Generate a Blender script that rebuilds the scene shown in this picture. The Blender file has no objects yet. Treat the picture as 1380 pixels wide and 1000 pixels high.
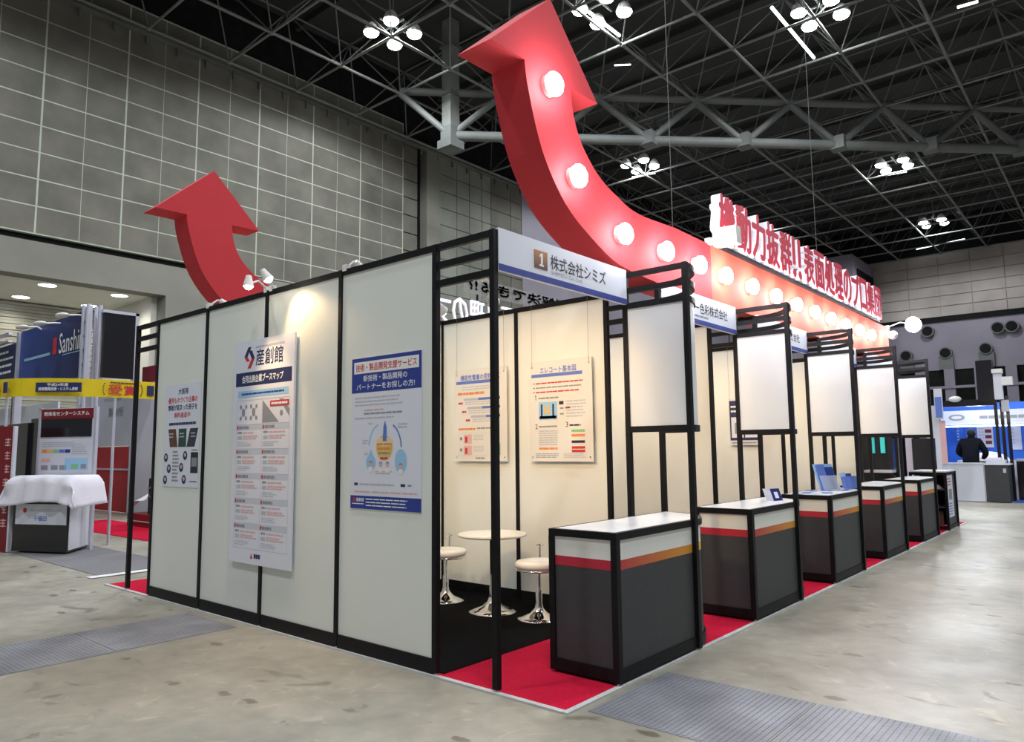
import bpy, math, random
from mathutils import Vector, Matrix
random.seed(7)
SC = bpy.context.scene
COL = SC.collection
# ------------------------------------------------------------------ camera
FPX = 978.22
CAM = Vector((2.8576, -3.197, 1.3735)); YAW, PIT, ROL = -0.7051, 0.1074, -0.0106
Fw = Vector((math.sin(YAW)*math.cos(PIT), math.cos(YAW)*math.cos(PIT), math.sin(PIT)))
R0 = Vector((math.cos(YAW), -math.sin(YAW), 0)); U0 = R0.cross(Fw)
Rv = R0*math.cos(ROL)+U0*math.sin(ROL); Uv = -R0*math.sin(ROL)+U0*math.cos(ROL)
cam = bpy.data.cameras.new('camera'); cam.sensor_width = 36; cam.lens = FPX/1380*36
cam.clip_start = .05; cam.clip_end = 300
co = bpy.data.objects.new('camera', cam); COL.objects.link(co)
M = Matrix((Rv, Uv, -Fw)).transposed().to_4x4(); M.translation = CAM
co.matrix_world = M; SC.camera = co
def at(x, y, ax, v):                      # a photo pixel carried out to a real plane of the hall
    d = Fw+(x-690)/FPX*Rv-(y-500)/FPX*Uv
    i = 'xyz'.index(ax)
    return CAM+d*((v-CAM[i])/d[i])
# ------------------------------------------------------------------ exposure, world
vs = SC.view_settings
vs.view_transform = 'Standard'; vs.look = 'None'; vs.gamma = 1; vs.use_curve_mapping = False
vs.exposure = 0.13
W = bpy.data.worlds.new('hall_air'); SC.world = W; W.use_nodes = True
W.node_tree.nodes['Background'].inputs[0].default_value = (.86, .93, 1, 1)
W.node_tree.nodes['Background'].inputs[1].default_value = .17
HALL_W = 2300          # one roof lamp cluster
BOOTH_W = 46           # one booth arm lamp
WARM = (1, .66, .33); COOL = (.93, .97, 1)
def spot(name, loc, target, watts, color, deg, blend=.5, r=.1, parent=None):
    L = bpy.data.lights.new(name, 'SPOT'); L.energy = watts; L.color = color
    L.spot_size = math.radians(deg); L.spot_blend = blend; L.shadow_soft_size = r
    o = bpy.data.objects.new(name, L); COL.objects.link(o)
    q = (Vector(target)-Vector(loc)).to_track_quat('-Z', 'Y')
    o.rotation_euler = q.to_euler()
    o.location = Vector(loc)-(parent.location if parent else Vector())
    if parent: o.parent = parent
    return o
def point(name, loc, watts, color, r=.05, parent=None):
    L = bpy.data.lights.new(name, 'POINT'); L.energy = watts; L.color = color; L.shadow_soft_size = r
    o = bpy.data.objects.new(name, L); COL.objects.link(o)
    o.location = Vector(loc)-(parent.location if parent else Vector())
    if parent: o.parent = parent
    return o
# ------------------------------------------------------------------ materials
def mat(name, col, rough=.6, metal=0, noise=0, nscale=8, bump=0, emit=0, alpha=1, trans=0, bscale=None):
    m = bpy.data.materials.new(name); m.use_nodes = True
    n = m.node_tree.nodes; l = m.node_tree.links; b = n['Principled BSDF']
    b.inputs['Base Color'].default_value = (*col, 1); b.inputs['Roughness'].default_value = rough
    b.inputs['Metallic'].default_value = metal; b.inputs['Alpha'].default_value = alpha
    b.inputs['Transmission Weight'].default_value = trans
    if emit:
        b.inputs['Emission Color'].default_value = (*col, 1); b.inputs['Emission Strength'].default_value = emit
    if noise or bump:
        tc = n.new('ShaderNodeTexCoord'); t = n.new('ShaderNodeTexNoise')
        t.inputs['Scale'].default_value = nscale; t.inputs['Detail'].default_value = 5
        l.new(tc.outputs['Object'], t.inputs['Vector'])
        if noise:
            r = n.new('ShaderNodeValToRGB')
            r.color_ramp.elements[0].position = .3; r.color_ramp.elements[1].position = .7
            r.color_ramp.elements[0].color = (*[c*(1-noise) for c in col], 1)
            r.color_ramp.elements[1].color = (*[min(1, c*(1+noise)) for c in col], 1)
            l.new(t.outputs[0], r.inputs[0]); l.new(r.outputs[0], b.inputs['Base Color'])
        if bump:
            t2 = n.new('ShaderNodeTexNoise'); t2.inputs['Scale'].default_value = bscale or nscale*4
            l.new(tc.outputs['Object'], t2.inputs['Vector'])
            bp = n.new('ShaderNodeBump'); bp.inputs['Strength'].default_value = bump; bp.inputs['Distance'].default_value = .01
            l.new(t2.outputs[0], bp.inputs['Height']); l.new(bp.outputs[0], b.inputs['Normal'])
    return m
def floor_mat():
    m = bpy.data.materials.new('worn_concrete'); m.use_nodes = True
    n = m.node_tree.nodes; l = m.node_tree.links; b = n['Principled BSDF']
    tc = n.new('ShaderNodeTexCoord')
    def noise(scale, det=6, dist=0, sx=1, sy=1):
        mp = n.new('ShaderNodeMapping'); mp.inputs['Scale'].default_value = (sx, sy, 1); l.new(tc.outputs['Object'], mp.inputs[0])
        t = n.new('ShaderNodeTexNoise'); t.inputs['Scale'].default_value = scale; t.inputs['Detail'].default_value = det
        t.inputs['Distortion'].default_value = dist; l.new(mp.outputs[0], t.inputs['Vector']); return t.outputs[0]
    def ramp(src, a, b_, ca, cb):
        r = n.new('ShaderNodeValToRGB'); e = r.color_ramp.elements
        e[0].position = a; e[1].position = b_; e[0].color = (*ca, 1); e[1].color = (*cb, 1); l.new(src, r.inputs[0]); return r.outputs[0]
    def mix(f, a, b_, mode='MIX'):
        x = n.new('ShaderNodeMix'); x.data_type = 'RGBA'; x.blend_type = mode
        if isinstance(f, float): x.inputs[0].default_value = f
        else: l.new(f, x.inputs[0])
        l.new(a, x.inputs[6]); l.new(b_, x.inputs[7]); return x.outputs[2]
    base = ramp(noise(.55, 7, .6), .3, .7, (.27, .25, .205), (.50, .47, .40))
    fine = ramp(noise(7, 8, .3), .25, .75, (.80, .80, .79), (1.1, 1.09, 1.07))
    c = mix(1.0, base, fine, 'MULTIPLY')
    spots = ramp(noise(2.6, 3, .8, 1, 1.6), .64, .72, (1, 1, 1), (.60, .57, .52))
    c = mix(1.0, c, spots, 'MULTIPLY')
    scuff = ramp(noise(3.5, 8, 2.5), .60, .70, (1, 1, 1), (1.25, 1.24, 1.2))
    c = mix(1.0, c, scuff, 'MULTIPLY')
    # small oval foot and wheel marks
    v = n.new('ShaderNodeTexVoronoi'); v.inputs['Scale'].default_value = 2.3
    mp = n.new('ShaderNodeMapping'); mp.inputs['Scale'].default_value = (1, 1.9, 1); mp.inputs['Rotation'].default_value = (0, 0, .5)
    l.new(tc.outputs['Object'], mp.inputs[0]); l.new(mp.outputs[0], v.inputs['Vector'])
    warp = n.new('ShaderNodeMath'); warp.operation = 'MULTIPLY_ADD'; warp.inputs[1].default_value = .22; l.new(noise(22, 4), warp.inputs[0]); l.new(v.outputs['Distance'], warp.inputs[2])
    marks = ramp(warp.outputs[0], .23, .28, (.50, .46, .40), (1, 1, 1))
    msk = ramp(noise(1.3, 2), .42, .50, (0, 0, 0), (1, 1, 1))
    c = mix(msk, c, mix(1.0, c, marks, 'MULTIPLY'))
    l.new(c, b.inputs['Base Color'])
    rr = ramp(noise(1.1, 5, .4), .3, .7, (.28, .28, .28), (.5, .5, .5)); l.new(rr, b.inputs['Roughness'])
    bp = n.new('ShaderNodeBump'); bp.inputs['Strength'].default_value = .12; bp.inputs['Distance'].default_value = .01
    l.new(noise(14, 6), bp.inputs['Height']); l.new(bp.outputs[0], b.inputs['Normal'])
    return m
def gradient_mat(name, c0, c1, y0, y1, axis=1, rough=.5):
    m = bpy.data.materials.new(name); m.use_nodes = True
    n = m.node_tree.nodes; l = m.node_tree.links; b = n['Principled BSDF']; b.inputs['Roughness'].default_value = rough
    tc = n.new('ShaderNodeTexCoord'); s = n.new('ShaderNodeSeparateXYZ'); l.new(tc.outputs['Object'], s.inputs[0])
    mr = n.new('ShaderNodeMapRange'); mr.inputs[1].default_value = y0; mr.inputs[2].default_value = y1
    l.new(s.outputs[axis], mr.inputs[0]); r = n.new('ShaderNodeValToRGB')
    r.color_ramp.elements[0].color = (*c0, 1); r.color_ramp.elements[1].color = (*c1, 1)
    l.new(mr.outputs[0], r.inputs[0]); l.new(r.outputs[0], b.inputs['Base Color']); return m
BLACK = mat('black_aluminium', (.008, .008, .010), .5, 0, .2, 30)
WHITE = mat('white_laminate', (.82, .84, .79), .5, 0, .015, 3)
WHITETOP = mat('white_counter_laminate', (.84, .85, .88), .25, 0, .02, 3)
LIGHTPANEL = mat('milky_panel', (.78, .80, .82), .35, 0, .02, 2)
GREY = mat('dark_grey_board', (.055, .057, .062), .55, 0, .06, 20)
REDSTRIPE = mat('crimson_stripe', (.50, .02, .045), .5)
GRADS = gradient_mat('red_to_yellow_stripe', (.52, .03, .05), (.75, .40, .02), 0, 1.15)
YSTRIPE = mat('yellow_stripe', (.72, .52, .02), .5)
RED = mat('red_painted_board', (.60, .032, .045), .75, 0, .04, 2)
CRED = mat('red_carpet_pile', (.55, .009, .040), .95, 0, .12, 60, .3, bscale=300)
CBLK = mat('black_carpet_pile', (.006, .006, .0065), .95, 0, .3, 60, .3, bscale=300)
CBLUE = mat('blue_carpet_pile', (.03, .10, .45), .95, 0, .1, 60)
CHROME = mat('chrome', (.8, .8, .8), .08, 1, .02, 3)
CREAM = mat('cream_vinyl', (.82, .80, .74), .35, 0, .02, 6)
PAPER = mat('white_paper', (.78, .80, .90), .45, 0, .01, 3)
PAPER2 = mat('clear_acrylic_sheet', (.80, .78, .74), .2, 0, .01, 3)
INKB = mat('black_ink', (.02, .02, .025), .6)
INKG = mat('grey_ink', (.28, .29, .33), .6)
INKL = mat('light_grey_ink', (.50, .52, .60), .6)
INKR = mat('red_ink', (.60, .03, .04), .6)
INKO = mat('orange_ink', (.80, .28, .05), .6)
INKY = mat('amber_ink', (.82, .52, .14), .6)
INKN = mat('navy_ink', (.015, .025, .11), .6)
INKBL = mat('royal_blue_ink', (.02, .045, .30), .5)
INKM = mat('mid_blue_ink', (.12, .20, .60), .5)
INKS = mat('sky_blue_ink', (.35, .60, .85), .5)
INKGR = mat('green_ink', (.25, .55, .25), .5)
INKW = mat('white_ink', (.85, .86, .88), .5)
INKP = mat('pink_ink', (.75, .45, .45), .5)
CONC = mat('concrete_panel', (.132, .127, .106), .8, 0, .22, .9, .25, bscale=14)
CONC2 = mat('pale_concrete_panel', (.20, .21, .18), .8, 0, .18, .7, .2, bscale=14)
CONCB = mat('smooth_concrete', (.20, .197, .168), .75, 0, .12, .5, .1)
JOINT = mat('pale_joint_sealant', (.40, .44, .36), .8, 0, .1, 3)
DJOINT = mat('dark_joint_sealant', (.06, .065, .055), .8, 0, .1, 3)
DARK = mat('dark_void', (.012, .013, .013), .9, 0, .2, 3)  # near-black; puts the shade of gaps, slots, openings and recesses into colour
DECK = mat('dark_roof_deck', (.030, .033, .032), .8, 0, .3, .4)
STEEL = mat('grey_painted_steel', (.17, .18, .165), .55, 0, .15, 2)
GIRD = mat('dull_grey_steel', (.12, .13, .125), .6, 0, .15, 1)
SOFFIT = mat('white_plaster', (.66, .66, .60), .8, 0, .03, 1)
SHUT = mat('ribbed_shutter', (.34, .34, .29), .5, .2, .1, 2)
FARW = mat('far_wall_panel', (.40, .36, .34), .75, 0, .35, .25, .1)
FARL = mat('far_wall_smooth', (.23, .21, .26), .7, 0, .15, .3)
LAMPW = mat('white_lamp_housing', (.80, .80, .78), .35, 0, .02, 5)
BULB = mat('lit_bulb', (1, .97, .95), .3, emit=40)
BULBW = mat('lit_halogen_bulb', (1, .86, .62), .3, emit=26)
HALLB = mat('lit_roof_lamp', (.93, .96, 1), .3, emit=30)
TUBE = mat('lit_tube', (.9, .97, 1), .3, emit=3)
DOWN = mat('lit_downlight', (.92, .92, 1), .3, emit=6)
FLOODB = mat('lit_flood_glass', (.85, .92, 1), .3, emit=60)
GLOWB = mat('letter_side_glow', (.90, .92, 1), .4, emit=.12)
LRED = mat('letter_face_red', (.62, .02, .05), .5)
CLOTH = mat('white_cotton_cloth', (.78, .77, .86), .9, 0, .03, 6, .2)
YELL = mat('yellow_ribbon_board', (.80, .62, .01), .5, 0, .03, 3)
DBLUE = gradient_mat('night_sky_print', (.03, .07, .30), (.008, .01, .06), -4, 0, 0)
DRED = mat('dark_red_board', (.20, .008, .015), .5, 0, .05, 3)
RWALL = mat('red_wall_board', (.48, .02, .03), .6, 0, .05, 2)
TRUSSW = mat('silver_truss', (.62, .63, .74), .3, .4, .04, 3)
GBLACK = mat('gloss_black', (.012, .012, .016), .15)
RBLUE = mat('bright_blue_board', (.03, .16, .70), .5, 0, .06, 2)
RWHITE = mat('cool_white_board', (.66, .68, .76), .5, 0, .03, 2)
SKIN = mat('skin', (.50, .30, .22), .6, 0, .05, 10)
COAT = mat('black_coat', (.010, .011, .018), .85, 0, .2, 8)
HAIR = mat('black_hair', (.012, .010, .010), .6, 0, .2, 40)
TRENCH = mat('steel_trench_cover', (.27, .275, .305), .5, .25, .25, 3, .3, bscale=40)
EDGE = mat('silver_edge_tape', (.55, .56, .56), .5, 0, .1, 8)
TEAL = mat('teal_glass_glow', (.05, .45, .45), .3, emit=.5)  # teal glass, no lamp; its glow is put into the material
BROWN = mat('brown_goods', (.12, .05, .03), .6, 0, .3, 9)
ACRYL = mat('clear_holder', (.75, .82, .95), .1, 0, .02, 3, alpha=.35)
BADGE = gradient_mat('bronze_badge', (.55, .22, .06), (.08, .03, .02), .205, .08, 2)
FLOORM = floor_mat()
for m_, sp in ((BLACK, .18), (CBLK, .05), (GREY, .3), (DARK, .1), (CRED, .1), (COAT, .1)):
    m_.node_tree.nodes['Principled BSDF'].inputs['Specular IOR Level'].default_value = sp
# ------------------------------------------------------------------ mesh builder
_tc = {}
def text_geo(body, bold=0.0):
    k = (body, bold)
    if k in _tc: return _tc[k]
    c = bpy.data.curves.new('t', 'FONT'); c.body = body; c.resolution_u = 2; c.offset = bold; c.fill_mode = 'FRONT'
    o = bpy.data.objects.new('t', c); COL.objects.link(o); bpy.context.view_layer.update()
    me = bpy.data.meshes.new_from_object(o.evaluated_get(bpy.context.evaluated_depsgraph_get()))
    vs_ = [(v.co.x, v.co.y) for v in me.vertices]; fs = [tuple(p.vertices) for p in me.polygons]
    bpy.data.objects.remove(o); bpy.data.curves.remove(c); bpy.data.meshes.remove(me)
    x0 = min(v[0] for v in vs_); x1 = max(v[0] for v in vs_); y0 = min(v[1] for v in vs_); y1 = max(v[1] for v in vs_)
    vs_ = [((a-x0)/(x1-x0), (b-y0)/max(1e-6, y1-y0)) for a, b in vs_]
    _tc[k] = (vs_, fs, (x1-x0)/max(1e-6, y1-y0)); return _tc[k]
class Fr:                                  # a flat face: origin, right, up; normal = right x up
    def __init__(s, O, ux, uy=(0, 0, 1)):
        s.O = Vector(O); s.ux = Vector(ux).normalized(); s.uy = Vector(uy).normalized(); s.n = s.ux.cross(s.uy)
    def p(s, u, v, h=0): return s.O+s.ux*u+s.uy*v+s.n*h
class MB:
    def __init__(s): s.v = []; s.f = []; s.m = []; s.mats = []; s.sm = []
    def mi(s, m):
        if m not in s.mats: s.mats.append(m)
        return s.mats.index(m)
    def add(s, vs_, fs, m, smooth=False):
        b = len(s.v); s.v += [tuple(v) for v in vs_]; i = s.mi(m)
        for f in fs: s.f.append(tuple(b+k for k in f)); s.m.append(i); s.sm.append(smooth)
        return s
    def box(s, a, b, m):
        x0, y0, z0 = (min(a[i], b[i]) for i in range(3)); x1, y1, z1 = (max(a[i], b[i]) for i in range(3))
        vs_ = [(x, y, z) for x in (x0, x1) for y in (y0, y1) for z in (z0, z1)]
        return s.add(vs_, [(0, 1, 3, 2), (4, 6, 7, 5), (0, 4, 5, 1), (2, 3, 7, 6), (0, 2, 6, 4), (1, 5, 7, 3)], m)
    def slab(s, fr, u0, v0, u1, v1, h0, h1, m):
        q = [(u0, v0), (u1, v0), (u1, v1), (u0, v1)]
        vs_ = [fr.p(u, v, h0) for u, v in q]+[fr.p(u, v, h1) for u, v in q]
        return s.add(vs_, [(3, 2, 1, 0), (4, 5, 6, 7), (0, 1, 5, 4), (1, 2, 6, 5), (2, 3, 7, 6), (3, 0, 4, 7)], m)
    def quad(s, fr, u0, v0, u1, v1, h, m):
        return s.add([fr.p(u0, v0, h), fr.p(u1, v0, h), fr.p(u1, v1, h), fr.p(u0, v1, h)], [(0, 1, 2, 3)], m)
    def poly(s, fr, pts, h, m): return s.add([fr.p(u, v, h) for u, v in pts], [tuple(range(len(pts)))], m)
    def disc(s, fr, u, v, r, h, m, n=16, ry=None):
        return s.poly(fr, [(u+r*math.cos(t*6.2832/n), v+(ry or r)*math.sin(t*6.2832/n)) for t in range(n)], h, m)
    def text(s, fr, body, u, v, w, hgt, h, m, bold=0.0, thick=0):
        vs_, fs, _ = text_geo(body)
        if bold:
            e = bold*hgt*1.1
            for k, (du, dv) in enumerate(((-e, 0), (e, 0), (0, e), (0, -e))): s.text(fr, body, u+du, v+dv, w, hgt, h+.00002*k, m, 0, thick)
        a = [fr.p(u+x*w, v+y*hgt, h+thick) for x, y in vs_]
        s.add(a, fs, m)
        if thick:
            b = [fr.p(u+x*w, v+y*hgt, h) for x, y in vs_]; n = len(a)
            s.add(b, [tuple(reversed(f)) for f in fs], m)
            ec = {}
            for f in fs:
                for i in range(len(f)):
                    e = (f[i], f[(i+1) % len(f)])
                    if (e[1], e[0]) in ec: del ec[(e[1], e[0])]
                    else: ec[e] = 1
            s.add(a+b, [(e[0], e[0]+n, e[1]+n, e[1]) for e in ec], m)
        return s
    def lines(s, fr, u0, v0, u1, v1, n, m, h, fill=.45, ragged=.3, word=None):   # print too small to read: rows of dashes
        dy = (v1-v0)/n; rnd = random.Random(int(abs(u0*7919+v0*104729)))
        for i in range(n):
            yt = v1-(i+.5)*dy; L = (u1-u0)*(1-ragged*rnd.random()); u = u0
            while u < u0+L-.001:
                w = min((word or (u1-u0)*.16)*(.5+rnd.random()), u0+L-u)
                s.quad(fr, u, yt-dy*fill/2, u+w*.9, yt+dy*fill/2, h, m); u += w
        return s
    def tube(s, p0, p1, r, m, n=8, r1=None, caps=True):
        p0 = Vector(p0); p1 = Vector(p1); r1 = r if r1 is None else r1
        q = (p1-p0).to_track_quat('Z', 'Y'); A = q @ Vector((1, 0, 0)); B = q @ Vector((0, 1, 0))
        vs_ = []
        for p, rr in ((p0, r), (p1, r1)):
            vs_ += [p+(A*math.cos(6.28318*k/n)+B*math.sin(6.28318*k/n))*rr for k in range(n)]
        s.add(vs_, [(k, (k+1) % n, n+(k+1) % n, n+k) for k in range(n)], m, n > 5)
        if caps: s.add(vs_, [tuple(reversed(range(n))), tuple(range(n, 2*n))], m)
        return s
    def path(s, pts, r, m, n=8):
        for a, b in zip(pts, pts[1:]): s.tube(a, b, r, m, n)
        return s
    def lathe(s, c, prof, m, n=28):
        c = Vector(c); vs_ = []
        for r, z in prof: vs_ += [c+Vector((r*math.cos(6.28318*k/n), r*math.sin(6.28318*k/n), z)) for k in range(n)]
        fs = []
        for i in range(len(prof)-1):
            fs += [(i*n+k, i*n+(k+1) % n, (i+1)*n+(k+1) % n, (i+1)*n+k) for k in range(n)]
        s.add(vs_, fs, m, True)
        s.add(vs_[:n], [tuple(reversed(range(n)))], m); s.add(vs_[-n:], [tuple(range(n))], m)
        return s
    def prism(s, fr, pts, h0, h1, m, side=None):
        n = len(pts); a = [fr.p(u, v, h0) for u, v in pts]; b = [fr.p(u, v, h1) for u, v in pts]
        s.add(a+b, [tuple(reversed(range(n))), tuple(range(n, 2*n))], m)
        s.add(a+b, [(k, (k+1) % n, n+(k+1) % n, n+k) for k in range(n)], side or m)
        return s
    def ball(s, c, r, m, n=12, sc=(1, 1, 1)):
        c = Vector(c); vs_ = []; k = n//2
        for i in range(1, k):
            t = math.pi*i/k
            vs_ += [c+Vector((r*sc[0]*math.sin(t)*math.cos(6.28318*j/n), r*sc[1]*math.sin(t)*math.sin(6.28318*j/n), r*sc[2]*math.cos(t))) for j in range(n)]
        fs = [(i*n+j, (i+1)*n+j, (i+1)*n+(j+1) % n, i*n+(j+1) % n) for i in range(k-2) for j in range(n)]
        vs_ += [c+Vector((0, 0, r*sc[2])), c-Vector((0, 0, r*sc[2]))]; T = len(vs_)-2
        fs += [(T, j, (j+1) % n) for j in range(n)]+[(T+1, (k-2)*n+(j+1) % n, (k-2)*n+j) for j in range(n)]
        return s.add(vs_, fs, m, True)
    def mesh(s, name, off=(0, 0, 0)):
        me = bpy.data.meshes.new(name); o = Vector(off)
        me.from_pydata([Vector(v)-o for v in s.v], [], s.f)
        for m in s.mats: me.materials.append(m)
        me.polygons.foreach_set('material_index', s.m); me.polygons.foreach_set('use_smooth', s.sm)
        me.update(); return me
def origin(p):
    o = Vector()
    while p: o += p.location; p = p.parent
    return o
def obj(name, mb, parent=None, label=None, local=False, kind=None):
    o = bpy.data.objects.new(name, mb.mesh(name, (0, 0, 0) if local else origin(parent)))
    COL.objects.link(o); o.parent = parent
    if label: o['label'] = label
    if kind: o['kind'] = kind
    return o
def thing(name, label, cat, loc, rz=0, group=None):
    o = bpy.data.objects.new(name, None); COL.objects.link(o); o.location = loc; o.rotation_euler = (0, 0, rz)
    o.empty_display_size = .1; o['label'] = label; o['category'] = cat
    if group: o['group'] = group
    return o
def single(name, mb, label, cat, base, group=None, kind=None):
    me = mb.mesh(name, base); o = bpy.data.objects.new(name, me); COL.objects.link(o); o.location = base
    o['label'] = label; o['category'] = cat
    if group: o['group'] = group
    if kind: o['kind'] = kind
    return o
def struct(name, mb=None, parent=None):
    if mb is None: o = bpy.data.objects.new(name, None); COL.objects.link(o); o.parent = parent
    else: o = obj(name, mb, parent)
    o['kind'] = 'structure'; return o
def dup(root, loc, label, group=None):
    def cp(o, par):
        c = o.copy(); COL.objects.link(c); c.parent = par
        for ch in kids.get(o.name, []): cp(ch, c)
        return c
    kids = {}
    for o in list(COL.objects):
        if o.parent: kids.setdefault(o.parent.name, []).append(o)
    r = cp(root, None); r.location = loc; r['label'] = label
    if group: r['group'] = group
    return r
PXF = lambda x, y0, z0: Fr((x, y0, z0), (0, 1, 0))      # face looking towards +X
MYF = lambda x0, y, z0: Fr((x0, y, z0), (1, 0, 0))      # face looking towards -Y
MXF = lambda x, y0, z0: Fr((x, y0, z0), (0, -1, 0))     # face looking towards -X
# ================================================================== the setting
struct('floor', MB().box((-30, -14, -.2), (16, 66, 0), FLOORM))
def strip(name, base, mb, lab, cat): return single(name, mb, lab, cat, base)
# trench covers set into the floor
tc_ = thing('trench_cover', 'ribbed grey steel trench cover running off the red carpet edge at lower right', 'floor cover', (.56, .08, 0))
for i in range(11):
    mb = MB().box((.565+i*.9, .08, 0), (1.455+i*.9, .94, .003), TRENCH)
    for k in range(30): mb.box((.57+i*.9+k*.0295, .09, .003), (.588+i*.9+k*.0295, .93, .005), TRENCH)
    obj('cover_plate', mb, tc_)
tc_ = thing('trench_cover', 'ribbed grey steel trench cover crossing the bare floor at lower left', 'floor cover', (-3.5, -.12, 0))
for i in range(9):
    mb = MB().box((-3.46, -.12-i*.9, 0), (-2.64, -1.01-i*.9, .003), TRENCH)
    for k in range(30): mb.box((-3.45, -.13-i*.9-k*.0295, .003), (-2.65, -.148-i*.9-k*.0295, .005), TRENCH)
    obj('cover_plate', mb, tc_)
# --- left wall of the hall: concrete panels, each one its own piece
XW = -23.0
wl = struct('wall_left')
zs = [8.30+.885*i for i in range(10)]
ys = [4.04-1.265*i for i in range(8, 0, -1)]+[4.04+1.265*i for i in range(0, 13)]
obj('joint_backing', MB().box((XW-.5, ys[0], 8.28), (XW-.006, 19.25, 17.2), JOINT), wl)
for j in range(len(ys)-1):
    for i in range(len(zs)):
        g = .014 if j % 2 else .03
        if ys[j] < 0 and i % 2: pass
        obj('wall_panel', MB().box((XW-.05, ys[j]+g, zs[i]+.024), (XW+random.uniform(0, .006), ys[j+1]-(.03 if j % 2 else .014), zs[i]+.885-.024), CONC), wl)
ys2 = [19.27, 20.25]
for i in range(10): obj('wall_panel', MB().box((XW-.3, 19.27, zs[i]+.03), (XW-.12, 20.25, zs[i]+.86), CONC), wl)
obj('joint_backing', MB().box((XW-.6, 19.2, 4), (XW-.2, 20.3, 17.2), DJOINT), wl)
obj('wall_slot', MB().box((XW-.8, 20.25, 4), (XW-.4, 20.7, 17.2), DARK), wl)
obj('pilaster', MB().box((XW-.5, 20.7, 0), (XW+.1, 21.62, 16.4), CONCB), wl)
obj('joint_backing', MB().box((XW-.5, 21.62, 0), (XW-.035, 28.2, 16.4), DJOINT), wl)
ys3 = [21.68, 22.9, 23.85, 24.8, 25.55, 27.2, 28.15]
for j in range(6):
    for i in range(-1, 9):
        obj('wall_panel', MB().box((XW-.05, ys3[j]+.02, zs[0]+.885*i+.02), (XW, ys3[j+1]-.02, zs[0]+.885*i+.865), CONC2 if j < 4 else CONC), wl)
obj('wall_body', MB().box((XW-.5, 28.2, 0), (XW, 62.6, 16.6), FARL), wl)
obj('wall_body', MB().box((XW-.5, 9.4, 0), (XW-.03, 20.7, 8.25), CONCB), wl)
obj('ledge_gap', MB().box((XW-.5, ys[0], 8.02), (XW-.2, 19.3, 8.30), DARK), wl)
obj('lintel_beam', MB().box((XW-.6, ys[0], 6.94), (XW+.06, 9.4, 8.04), CONCB), wl)
obj('pier', MB().box((XW-.6, 8.15, 0), (XW+.10, 9.4, 6.94), CONCB), wl)
obj('wall_cornice', MB().box((XW-.05, ys[0], 16.25), (XW+.28, 62, 16.42), GIRD), wl)
rb = MB()
for i in range(62): rb.box((XW+.02, -5+i*1.1, 15.95), (XW+.12, -4.93+i*1.1, 16.3), GIRD)
o = obj('cornice_bracket', rb, wl); o['kind'] = 'stuff'
obj('upper_wall', MB().box((XW-.5, ys[0], 16.4), (XW-.1, 63, 19.7), DARK), wl)
# recess under the lintel with its soffit, shutter and white side wall
rc = struct('wall_recess')
obj('soffit', MB().box((-28.2, ys[0], 6.94), (XW-.55, 8.15, 7.1), SOFFIT), rc)
obj('side_wall', MB().box((-28.2, 7.95, 0), (XW-.6, 8.15, 6.94), SOFFIT), rc)
sh = MB()
for i in range(60): sh.box((-28.1, ys[0], i*.115), (-27.7+.03*(i % 2), 7.95, i*.115+.105), SHUT)
o = obj('shutter_slats', sh, rc); o['kind'] = 'stuff'
for p in ((64, 384), (28, 400), (161, 398), (120, 412)):
    g = at(*p, 'z', 6.93)
    d = thing('ceiling_downlight', 'round lit downlight in the white soffit, '+{64: 'nearer one on the left', 28: 'leftmost one', 161: 'rightmost one', 120: 'one right above the blue banner'}[p[0]], 'light', (g.x, g.y, 6.94), 0, 'downlights in the soffit at left')
    obj('lamp_disc', MB().lathe(g-Vector((0, 0, .02)), [(.26, 0), (.26, .02)], DOWN, 20), d)
    obj('trim_ring', MB().lathe(g-Vector((0, 0, .015)), [(.30, 0), (.30, .03)], LAMPW, 20), d)
    spot('downlight_beam', g-Vector((0, 0, .1)), g-Vector((0, 0, 3)), 160, (1, .95, .82), 150, .8, .2, d)
# --- far wall
wf = struct('wall_far')
obj('wall_body', MB().box((-23.5, 62.3, 0), (16, 62.8, 16.6), FARW), wf)
fz = [11.45+.84*i for i in range(6)]
for j in range(13):
    for i in range(6):
        x0 = -12.4+j*2.2
        obj('wall_panel', MB().box((x0+.03, 62.22-random.uniform(0, .01), fz[i]+.03), (x0+2.17, 62.3, fz[i]+.81), FARW), wf)
obj('smooth_wall_body', MB().box((-23, 61.9, 7.2), (16, 62.35, 11.05), FARL), wf)
obj('dark_band', MB().box((-23, 61.7, 11.03), (16, 62.3, 11.42), DARK), wf)
obj('lower_recess', MB().box((-23, 62.0, 0), (16, 62.2, 7.2), DARK), wf)
for i in range(14): obj('recess_pier', MB().box((-12+i*2.0, 61.5, 0), (-11.3+i*2.0, 62, 7.2), FARL), wf)
obj('recess_rail', MB().box((-14, 61.4, 5.7), (14, 61.5, 5.9), FARL), wf)
obj('side_block', MB().box((-22.9, 56, 0), (-12.7, 61.9, 16.2), FARL), wf)
obj('side_block_opening', MB().box((-12.69, 57, 12.4), (-12.6, 61.5, 15.2), DARK), wf)
for p, z in (((1345, 442), 0), ((1364, 440), 0), ((1275, 476), 1), ((1329, 470), 1), ((1251, 447), 0), ((1222, 480), 1)):
    g = at(*p, 'y', 61.8)
    f = Fr((g.x, 61.8, g.z), (1, 0, 0))
    mb = MB().tube((g.x, 61.9, g.z), (g.x, 61.45, g.z), .46, GIRD, 20).tube((g.x, 61.46, g.z), (g.x, 61.40, g.z), .36, DARK, 20)
    if z: mb.box((g.x-.5, 61.55, 7.2), (g.x+.5, 61.9, g.z-.25), GIRD)
    obj('air_nozzle', mb, wf)
obj('upper_wall', MB().box((-23.5, 62.4, 16.4), (16, 62.8, 19.7), DARK), wf)
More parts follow.
